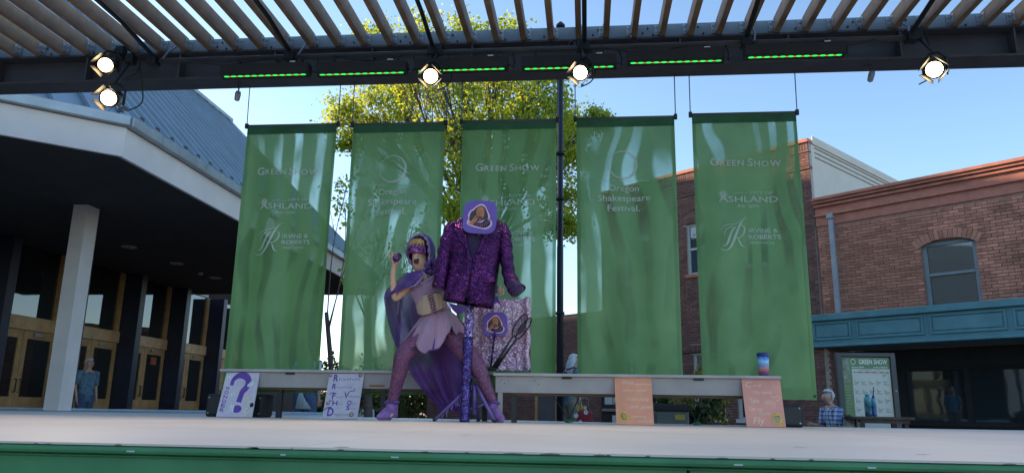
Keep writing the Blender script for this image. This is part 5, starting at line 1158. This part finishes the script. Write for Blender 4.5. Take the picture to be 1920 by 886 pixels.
def shrub(label, px, py, Y, R, h, m, n, seed, group='shrubs behind the stage', size=.07):
    c = at(px, py, Y); b = Vector((c.x, Y, 0)); cs = [(Vector((c.x+RNG.uniform(-R, R), Y+RNG.uniform(-R, R)*.6, h*RNG.uniform(.55, 1))), R*.5) for _ in range(n)]
    return tree('shrub', label, b, (c.x, Y, h*.3), cs, .02, 14, 9, size, m, seed, group, crad=.1, cat='shrub')
shrub('yellow green bush under the brick house window', 1300, 700, 11, .32, 1.35, m_leafyel, 6, 31)
shrub('dark green bush left of the bin, seen below the right bench', 1220, 760, 11.5, .3, 1.0, m_leafd, 5, 32)
shrub('yellow flowering bush seen below the left bench', 610, 765, 15, .6, .95, m_leafyel, 8, 33)
shrub('dark green bush beside the man in the pale shirt', 622, 745, 16.5, .7, 1.5, m_leafd, 8, 34)
shrub('green bush seen below the left bench, right of the rhythm board', 690, 745, 19, .9, 1.35, m_leafd, 9, 35)
shrub('leafy plant seen below the right bench near the salmon board', 1310, 745, 10.6, .22, 1.0, m_leafd, 5, 36)
shrub('low green bush in the gap beside the leftmost banner', 625, 690, 24, 1.3, 2.1, m_leafd, 9, 37, size=.12)
hg = MB(); hr_ = random.Random(77)
for k in range(1000):
    x = hr_.uniform(-26, 3); z = hr_.uniform(.2, 1.5+.35*math.sin(x*.7)+.25*math.sin(x*1.9)); leaves(hg, Vector((x, 33+hr_.uniform(-.8, .8)+.12*x, z)), 14, .34, .3, hr_)
tag(obj('far_hedge', hg, m_leafd), 'long dark hedge far behind the stage', 'hedge', kind='stuff')
# ================================================================== bystanders
m_hairg = pm('silver_hair', (.52, .53, .55), .6, var=.25, scale=40, bump=.4, bscale=90); m_haird = pm('dark_hair', (.02, .016, .014), .6)
m_denim = cloth_mat('denim', (.05, .085, .17), transl=0); m_pale_shirt = cloth_mat('pale_blue_shirt', (.50, .60, .68), transl=0, foldscale=(9, 9, 5), fold=.7); m_blue_shirt = cloth_mat('mid_blue_shirt', (.12, .26, .44), transl=0, foldscale=(9, 9, 5), fold=.8)
m_khaki = cloth_mat('khaki_cloth', (.20, .175, .14), transl=0); m_navy = cloth_mat('navy_cloth', (.015, .02, .05), transl=0); m_plaid = plaid_mat(); m_patt = cloth_mat('patterned_denim_shirt', (.10, .19, .27), transl=0, var=.6, scale=40)
m_shoeb = pm('dark_shoe', (.03, .025, .02), .6)
def person(label, loc, rotz, h, skin, shirt, pants, hair, sit=None, lean=0., armL=None, armR=None, longhair=False, hem=.0, shorts=False, sleeve=.55, hat=None):
    """facing -Y; sit = seat height"""
    k = h/1.7; t = thing('person', label, 'person', loc, rotz, world=False)
    pz = (sit+.10) if sit else .93*k; L = lambda x, y, z: Vector((x*k, y*k, z*k)); O = Vector((0, 0, pz)); Rl = Matrix.Rotation(lean, 3, 'X')
    up = lambda x, y, z: O+Rl @ L(x, y, z)
    V = []; E_ = []
    def nd(c, r, p=None, r2=None):
        V.append((Vector(c), r*k, (r2 or r)*k)); i = len(V)-1
        if p is not None: E_.append((p, i))
        return i
    J_ = {}
    pel = nd(O, .12); wa = nd(up(0, 0, .17), .105, pel); ch = nd(up(0, 0, .38), .125, wa, .1); nb = nd(up(0, .01, .52), .07, ch); nk = nd(up(0, 0, .58), .048, nb); jw = nd(up(0, -.025, .635), .062, nk); hd = nd(up(0, -.015, .70), .075, jw, .085); nd(up(0, .0, .765), .066, hd); nd(up(0, -.115, .685), .012, hd)
    for sg in (-1, 1): nd(up(.082*sg, 0, .69), .012, hd)
    arms = {}
    for sg, am in ((-1, armL), (1, armR)):
        s0 = up(.18*sg, 0, .49); e0, w0 = am if am else ((.23*sg, .03, .21), (.22*sg, -.05, -.03)); e0 = up(*e0); w0 = up(*w0); d_ = (w0-e0).normalized()
        i = nd(s0, .05, nb); i = nd(e0, .037, i); i = nd(w0, .025, i); p_ = nd(w0+d_*.06*k, .03, i, .017); sd_ = d_.orthogonal().normalized()
        for q in range(4):
            b_ = w0+d_*(.11-.004*abs(q-1.5))*k+sd_*((q-1.5)*.018*k); j = nd(b_, .0085, p_); nd(b_+d_*(.045-.006*abs(q-1.2))*k+Vector((0, -.01, -.006))*k, .0075, j)
        j = nd(w0+d_*.06*k+sd_*.038*k, .01, p_); nd(w0+d_*.09*k+sd_*.05*k, .0085, j); arms[sg] = (s0, e0, w0)
    legs = {}
    for sg in (-1, 1):
        hp_ = O+L(.09*sg, 0, -.05)
        if sit: kn = O+L(.13*sg, -.42, .0); an_ = Vector((.14*sg*k, -.44*k, .09))
        else: kn = Vector((.1*sg*k, -.02*k+.04*sg, .49*k)); an_ = Vector((.1*sg*k, .02*k+.06*sg, .09))
        to = an_+Vector((.01*sg, -.16*k, -.05)); i = nd(hp_, .085, pel); i = nd(kn, .056, i); m_ = kn.lerp(an_, .35); i = nd(m_, .052, i); i = nd(an_, .035, i); nd(to, .026, i); legs[sg] = (hp_, kn, m_, an_, to)
    bo = link('body', skin_mesh('body', V, E_, pel, 2), t); bo.data.materials.append(skin)
    s_ = MB(); s_.tube([up(0, 0, -.06-hem/k), up(0, 0, .05), up(0, 0, .17), up(0, 0, .36), up(0, .0, .46), up(0, .01, .52)], [.17*k, .16*k, .15*k, .18*k, .165*k, .07*k], 22, True, (1, 0, 0), [.13*k, .125*k, .12*k, .125*k, .105*k, .065*k]); s_.v = [(x+.006*math.sin(z*40+y*20), y+.007*math.sin(z*33+x*30), z) for x, y, z in s_.v]; so_ = obj('shirt', s_, shirt, t, True)
    for sg in (-1, 1):
        s0, e0, w0 = arms[sg]; q = s0.lerp(e0, sleeve*1.6) if sleeve < .62 else e0.lerp(w0, (sleeve-.62)/.38)
        pts = [up(.12*sg, 0, .48), s0, s0.lerp(e0, .5)]+([q] if sleeve < .62 else [e0, q]); mb = MB(); mb.tube(pts, [.075*k, .075*k, .062*k, .058*k, .05*k][:len(pts)], 14, True); obj('sleeve', mb, shirt, t, True)
        hp_, kn, m_, an_, to = legs[sg]; mb = MB(); pts = [O+L(.06*sg, 0, .03), hp_, kn]+([] if shorts else [m_, an_+Vector((0, 0, .02))]); mb.tube(pts, [.13*k, .115*k, .082*k, .075*k, .06*k][:len(pts)], 16, True); obj('trouser_leg', mb, pants, t, True)
        mb = MB(); mb.tube([an_+Vector((0, .05, -.045)), an_+Vector((0, 0, -.035)), an_.lerp(to, .6)+Vector((0, 0, -.005)), to+Vector((0, -.03, -.008))], [.03, .046, .045, .02], 12, True, (1, 0, 0), [.03, .05, .036, .016]); obj('shoe', mb, m_shoeb, t, True)
    hr = MB(); hcx = up(0, .018, .715); hr.ball(hcx, (.092*k, .105*k, .105*k), 16, 10)
    hr.v = [tuple(Vector(v)+Vector((0, .055*k, .015*k)) if (Vector(v)-hcx).y < -.03*k and (Vector(v)-hcx).z < .05*k else v) for v in hr.v]
    if longhair:
        hr.tube([up(0, .04, .74), up(0, .08, .64), up(0, .10, .5), up(.0, .11, .36)], [.085*k, .10*k, .10*k, .05*k], 14, True, (1, 0, 0), [.06*k, .05*k, .04*k, .02*k])
    obj('hair', hr, hair, t, True)
    for sg in (-1, 1): mb = MB(); mb.ball(up(.03*sg, -.094, .705), .009*k, 8, 6); obj('eye', mb, m_eye, t, True)
    mb = MB(); mb.ball(up(0, -.088, .645), (.022*k, .008*k, .006*k), 8, 5); obj('mouth', mb, m_lip, t, True)
    return t
def base_at(px, Y): q = at(px, 760, Y); return (q.x, Y, 0)
t = person('grey haired woman in a blue shirt walking behind the right bench', base_at(1070, 12.9), 2.2, 1.66, m_skin2, m_blue_shirt, m_khaki, m_hairg, longhair=True, lean=.12, hem=.02)
mb = MB(); mb.box(-.13, .13, .13, .26, 1.0, 1.4); obj('backpack', mb, m_navy, t, bevel=.04)
for sg in (-1, 1): mb = MB(); mb.tube([(.1*sg, .15, 1.42), (.11*sg, 0, 1.47), (.11*sg, -.13, 1.38), (.1*sg, -.12, 1.2)], .014, 8); obj('backpack_strap', mb, m_navy, t, True)
person('man in a pale blue shirt and jeans seen below the left bench', base_at(571, 12.2), 2.9, 1.72, m_skin2, m_pale_shirt, m_denim, m_haird, hem=.16, sleeve=.9, armR=((.27, .0, .24), (.3, -.18, .16)))
person('person in a light blue shirt sitting by the bushes, right of the rhythm board', base_at(682, 16.5), .4, 1.6, m_skin3, m_pale_shirt, m_denim, m_haird, sit=.12)
person('white haired person in a patterned blue shirt at the theatre doors', base_at(157, 14.6), 1.2, 1.62, m_skin2, m_patt, m_denim, m_hairg, hem=.05)
sx = base_at(1570, 11.6)
person('man in a blue plaid shirt sitting behind the right end of the stage', sx, -1.25, 1.54, m_skin2, m_plaid, m_denim, m_hairg, sit=.30, lean=.24, armL=((-.2, -.12, .25), (-.1, -.32, .33)), armR=((.2, -.14, .22), (.08, -.34, .25)))
m_bwood = pm('weathered_table_wood', (.075, .05, .04), .7, var=.3, scale=8)
sb_ = thing('plaza_bench', 'low dark bench under the man in plaid and the white bag', 'bench', (sx[0]+.5, 11.65, 0))
for k in range(4): mb = MB(); mb.box(sx[0]-.4, sx[0]+1.5, 11.42+.12*k, 11.53+.12*k, .265, .298); obj('seat_slat', mb, m_bwood, sb_, bevel=.004)
for x in (sx[0]-.3, sx[0]+1.35): mb = MB(); mb.box(x, x+.06, 11.45, 11.86, .001, .264); obj('leg', mb, m_black, sb_)
# ------------------------------------------------------------------ things behind the stage on the right
q = at(1587, 790, 11.55); m_bag = cloth_mat('white_patterned_bag', (.55, .58, .56), transl=0, var=.5, scale=14); bg_ = thing('tote_bag', 'white patterned tote bag with black handles beside the plaid shirt', 'bag', (q.x, 11.55, .298))
ztop = at(1587, 779, 11.55).z
mb = MB(); mb.tube([(q.x, 11.55, .30), (q.x, 11.55, .40), (q.x, 11.55, .55), (q.x, 11.55, ztop)], [.15, .19, .2, .15], 20, True, (1, 0, 0), [.1, .12, .11, .05]); obj('body', mb, m_bag, bg_, True)
for y in (11.46, 11.6): mb = MB(); mb.tube([(q.x-.1, y, ztop-.2), (q.x-.09, y-.02, ztop-.03), (q.x, y-.03, ztop+.01), (q.x+.09, y-.02, ztop-.04), (q.x+.1, y, ztop-.2)], .012, 8); obj('handle', mb, m_black, bg_, True)
TY = 11.0; a = at(1606, 783, TY); b = at(1716, 783, TY); zt = at(1660, 780.5, TY).z
tb_ = thing('plaza_table', 'dark wooden table in front of the poster case', 'table', ((a.x+b.x)/2, TY+.3, 0))
for k in range(5): mb = MB(); mb.box(a.x, b.x, TY+.13*k, TY+.122+.13*k, zt-.04, zt); obj('table_plank', mb, m_bwood, tb_, bevel=.006)
mb = MB(); mb.box(a.x+.06, b.x-.06, TY+.03, TY+.06, zt-.09, zt-.041); obj('apron', mb, m_bwood, tb_); mb = MB(); mb.box(a.x+.06, b.x-.06, TY+.58, TY+.61, zt-.09, zt-.041); obj('apron', mb, m_bwood, tb_)
for x in (a.x+.1, b.x-.1):
    for y in (TY+.08, TY+.52): mb = MB(); mb.bar((x, y, zt-.09), (x+(.04 if x > (a.x+b.x)/2 else -.04), y, 0.001), .05, .05); obj('leg', mb, m_bwood, tb_)
# bottles on the table
for label, px, w_, col, colb, straw, top in (('teal water bottle on the table before the poster', 1629, .048, (.10, .33, .36), (.02, .09, .13), False, 737), ('slim purple topped bottle with straw, right of the teal one', 1640, .03, (.12, .35, .5), (.06, .12, .3), True, 741)):
    q = at(px, 775, TY+.2); zt2 = at(px, top, TY+.2).z; H = zt2-zt; t = thing('water_bottle', label, 'bottle', (q.x, TY+.2, zt), group='bottles on the plaza table')
    mb = MB(); mb.lathe([(w_*.85, 0), (w_, .02), (w_, H*.45)], (q.x, TY+.2, zt+.001), 18); obj('lower_body', mb, pm('bottle_lower%d' % px, colb, .3), t, True)
    mb = MB(); mb.lathe([(w_, H*.452), (w_*1.02, H*.8), (w_*.6, H*.87)], (q.x, TY+.2, zt+.001), 18); obj('upper_body', mb, pm('bottle_upper%d' % px, col, .3), t, True)
    mb = MB(); mb.lathe([(w_*.62, H*.87), (w_*.65, H*.97), (w_*.4, H)], (q.x, TY+.2, zt+.001), 14); obj('cap', mb, pm('bottle_cap%d' % px, (.08, .04, .16) if straw else (.12, .38, .42), .4), t, True)
    if straw: mb = MB(); mb.tube([(q.x, TY+.2, zt+H*.95), (q.x+.02, TY+.2, zt+H*1.42)], .008, 8); obj('straw', mb, pm('purple_straw', (.07, .03, .12), .4), t, True)
# poster case
QY = 12.2; PA = at(1566, 662, QY); PB = at(1673, 660, QY); zt = (PA.z+PB.z)/2; zb = .35
ps = thing('poster_case', 'black glazed poster case headed Green Show with an events calendar', 'sign', ((PA.x+PB.x)/2, QY, 0))
W = PB.x-PA.x+.02; X0 = PA.x
mb = MB(); mb.box(X0, X0+W, QY, QY+.09, zb, zt); obj('back', mb, m_blackmatte, ps)
mb = MB(); f_ = .075; mb.box(X0, X0+f_, QY-.04, QY-.001, zb, zt); mb.box(X0+W-f_, X0+W, QY-.04, QY-.001, zb, zt); mb.box(X0+f_, X0+W-f_, QY-.04, QY-.001, zt-f_*.8, zt); mb.box(X0+f_, X0+W-f_, QY-.04, QY-.001, zb, zb+f_); obj('frame', mb, m_steel, ps, bevel=.006)
for x in (X0+.05, X0+W-.1): mb = MB(); mb.box(x, x+.05, QY+.02, QY+.07, .001, zb-.0005); obj('leg', mb, m_steel, ps)
px0, px1, pz0, pz1 = X0+f_+.01, X0+W-f_-.01, zb+f_+.01, zt-f_*.8-.01
m_pgreen = pm('poster_green', (.015, .15, .06), .5, var=.15); m_pwhite = pm('poster_paper', (.52, .58, .55), .6, var=.04); m_pred = pm('poster_red', (.3, .05, .06), .6); m_pink_ = pm('poster_ink', (.12, .17, .16), .7); m_pphoto = pm('poster_photo', (.13, .19, .15), .6, var=.8, scale=18); m_pltr = pm('poster_letter', (.72, .78, .74), .6)
mb = MB(); mb.box(px0, px1, QY-.006, QY-.0005, pz0, pz1); pso = obj('poster', mb, m_pgreen, ps)
pw, ph = px1-px0, pz1-pz0; PH2 = (at(1620, 671, QY).z-at(1620, 780, QY).z)
def PF(o): return lambda x, y: (px0+x*pw, QY-.006-o, pz1-y*PH2)
def rect(f, x0, x1, y0, y1): f.poly([(x0, y1), (x1, y1), (x1, y0), (x0, y0)])
f = Flat(); rect(f, .2, 1.0, .2, 1.25); lay('calendar_sheet', f, m_pwhite, pso, PF(.001))
f = Flat(); rect(f, .02, .15, .02, .14); rect(f, .02, .15, .23, .43); rect(f, .01, .15, .145, .225); lay('photo', f, m_pphoto, pso, PF(.001))
f = Flat(); rect(f, .23, .97, .245, .27); lay('weekday_bar', f, m_pred, pso, PF(.002))
def PT(nm, items, m, o):
    f = Flat()
    for txt, x, y, h, w_ in items:
        g2 = Flat(); g2.text(txt, 0, 0, 1, 1, 'L', .02); f.add([(x+vx*w_, y-vy*h) for vx, vy in g2.v], [tuple(reversed(q)) for q in g2.f])
    lay(nm, f, m, pso, PF(o))
PT('poster_title', [('GREEN SHOW', .36, .115, .085, .60)], m_pltr, .001)
PT('poster_dates', [('August 2018', .2, .18, .025, .26), ('6:45-7:30pm', .66, .18, .025, .3)], m_pltr, .001)
f = Flat(); f.ring(.24, .075, .042, .052, 24); lay('poster_ring', f, m_pltr, pso, PF(.001))
PT('calendar_days', [(d, .25+.15*k, .265, .014, .09) for k, d in enumerate(('TUES', 'WED', 'THURS', 'FRI', 'SAT'))], m_pltr, .0028)
f = Flat()
for r in range(4):
    for k in range(5):
        for l in range(3): rect(f, .235+.152*k, .235+.152*k+.11*(1-.25*((r+k+l) % 3)), .42+.155*r+.022*l, .43+.155*r+.022*l)
        rect(f, .235+.152*k, .255+.152*k, .395+.155*r, .407+.155*r)
for l in range(3): rect(f, .83, .93-.03*l, .29+.02*l, .3+.02*l)
rect(f, .35, .62, .215, .222); rect(f, .68, .8, .215, .222); lay('calendar_text', f, m_pink_, pso, PF(.002))
f = Flat()
for l in range(12): rect(f, .03, .14-.02*(l % 3), .5+.05*l, .51+.05*l)
lay('side_text', f, pm('poster_side_ink', (.10, .26, .17), .6), pso, PF(.002))
g = NT('case_glass'); tr = g.n('ShaderNodeBsdfTransparent'); gl_ = g.n('ShaderNodeBsdfGlossy'); gl_.inputs['Roughness'].default_value = .03; mx = g.n('ShaderNodeMixShader'); mx.inputs[0].default_value = .015; g.l(tr.outputs[0], mx.inputs[1]); g.l(gl_.outputs[0], mx.inputs[2]); g.l(mx.outputs[0], g.out.inputs[0])
mb = MB(); mb.box(px0, px1, QY-.03, QY-.026, pz0, pz1); obj('glazing', mb, g.m, ps)
mb = MB(); mb.lathe([(.012, 0), (.012, .01)], (X0+W-.035, QY-.04, (zt+zb)/2+.1), 10, (0, -1, 0)); obj('lock', mb, m_galv, ps)
# bin, red bag, notices, V rods behind the right bench
q = at(1262, 780, 10.2); a = at(1230, 780, 10.2); b = at(1292, 780, 10.2); zt = at(1262, 757, 10.2).z
t = thing('plaza_bin', 'grey metal bin with yellow label seen below the right bench', 'bin', (q.x, 10.4, 0))
mb = MB(); mb.box(a.x, b.x, 10.2, 10.6, .02, zt-.09); obj('body', mb, pm('bin_grey', (.10, .11, .11), .5), t, bevel=.015)
mb = MB(); mb.box(a.x-.01, b.x+.01, 10.185, 10.615, zt-.089, zt); obj('lid', mb, m_blackmatte, t, bevel=.015)
mb = MB(); mb.box(q.x+.02, q.x+.15, 10.188, 10.199, zt-.2, zt-.13); obj('label_plate', mb, pm('yellow_label', (.35, .27, .05), .6), t)
mb = MB(); mb.box(a.x+.05, b.x-.05, 10.19, 10.1995, .08, .5); obj('door', mb, m_steel2, t, bevel=.008)
q = at(1096, 778, 11.2); t = thing('red_bag', 'rounded red bag with white flowers beside the grey haired woman', 'bag', (q.x, 11.2, .45)); zt = at(1096, 767, 11.2).z; rx = (at(1112, 778, 11.2)-q).x
m_red = cloth_mat('red_canvas', (.22, .008, .015), transl=0, var=.15, fold=.2)
mb = MB(); mb.tube([(q.x, 11.2, .452), (q.x, 11.2, .6), (q.x, 11.2, zt-.05), (q.x, 11.2, zt)], [rx, rx*1.02, rx*.92, rx*.55], 22, True, (1, 0, 0), [.13, .13, .1, .05]); obj('body', mb, m_red, t, True)
for dx, z in ((-.12, .69), (.02, .74), (-.06, .60)):
    f = Flat()
    for k in range(5): f.disc(.02*math.cos(k*1.257), .02*math.sin(k*1.257), .014, .014, 8)
    lay('white_flower', f, m_white, t, lambda x, y: (q.x+dx+x, 11.2-.137, z+y))
for s_ in (-1, 1): mb = MB(); mb.tube([(q.x+.06*s_, 11.12, zt-.03), (q.x+.05*s_, 11.1, zt+.14), (q.x, 11.1, zt+.17)], .008, 6); obj('handle', mb, m_khaki, t, True)
t2 = thing('yellow_packet', 'yellow packets standing in the top of the red bag', 'packet', (q.x-.05, 11.2, zt-.03)); mb = MB(); mb.box(q.x-.1, q.x-.02, 11.19, 11.23, zt-.03, zt+.06); obj('packet', mb, pm('packet_yellow', (.6, .38, .05), .5), t2, bevel=.006); mb = MB(); mb.box(q.x-.01, q.x+.03, 11.2, 11.24, zt-.03, zt+.05); obj('packet', mb, pm('packet_cream', (.6, .55, .4), .5), t2, bevel=.006)
t3 = thing('plaza_stool', 'low dark stool under the red bag', 'stool', (q.x, 11.2, 0)); mb = MB(); mb.box(q.x-.25, q.x+.25, 11.0, 11.4, .41, .449); obj('seat', mb, m_bwood, t3, bevel=.006)
for x in (-.21, .21):
    for y in (11.04, 11.36): mb = MB(); mb.box(q.x+x-.02, q.x+x+.02, y-.02, y+.02, .001, .41); obj('leg', mb, m_bwood, t3)
def vrods(label, bot, tl_, tr_, Y):
    b_ = at(*bot, Y); t = thing('v_rods', label, 'rod stand', (b_.x, Y, SZ), group='V shaped rods behind the right bench')
    for e in (tl_, tr_):
        p = at(*e, Y+.05); mb = MB(); mb.tube([(b_.x, Y, SZ+.02), p], .0045, 6); rd = obj('rod', mb, m_black, t); mb = MB(); mb.ball(p, .012, 8, 6); obj('knob', mb, m_black, rd, True)
    mb = MB(); mb.lathe([(.03, 0), (.03, .012), (.012, .025)], (b_.x, Y, SZ+.001), 12); obj('foot', mb, pm('green_plastic', (.03, .2, .09), .5), t, True)
vrods('V shaped pair of thin black rods in front of the grey haired woman', (1066, 789), (1035, 737), (1089, 737), 6.3)
vrods('V shaped pair of thin black rods left of the salmon board', (1307, 796), (1281, 741), (1328, 741), 6.2)
nb_ = thing('notice_board', 'dark notice board with white papers seen below the right bench', 'notice board', tuple(fw(5.6, .1, 0)), FROT, world=False)
mb = MB(); mb.box(-.75, .75, 0, .05, .35, 1.55); obj('panel', mb, m_blackmatte, nb_)
for x0, x1, z0, z1 in ((.33, .62, .95, 1.28), (-.02, .30, .95, 1.28), (.05, .35, .45, .65), (-.6, -.1, .95, 1.3)): mb = MB(); mb.box(x0, x1, .051, .055, z0, z1); obj('paper', mb, m_pwhite, nb_)
mb = MB(); mb.box(-.7, .7, .051, .09, .76, .83); obj('ledge', mb, m_galv, nb_)
for x in (-.65, .6): mb = MB(); mb.box(x, x+.05, 0, .05, .001, .3495); obj('leg', mb, m_blackmatte, nb_)
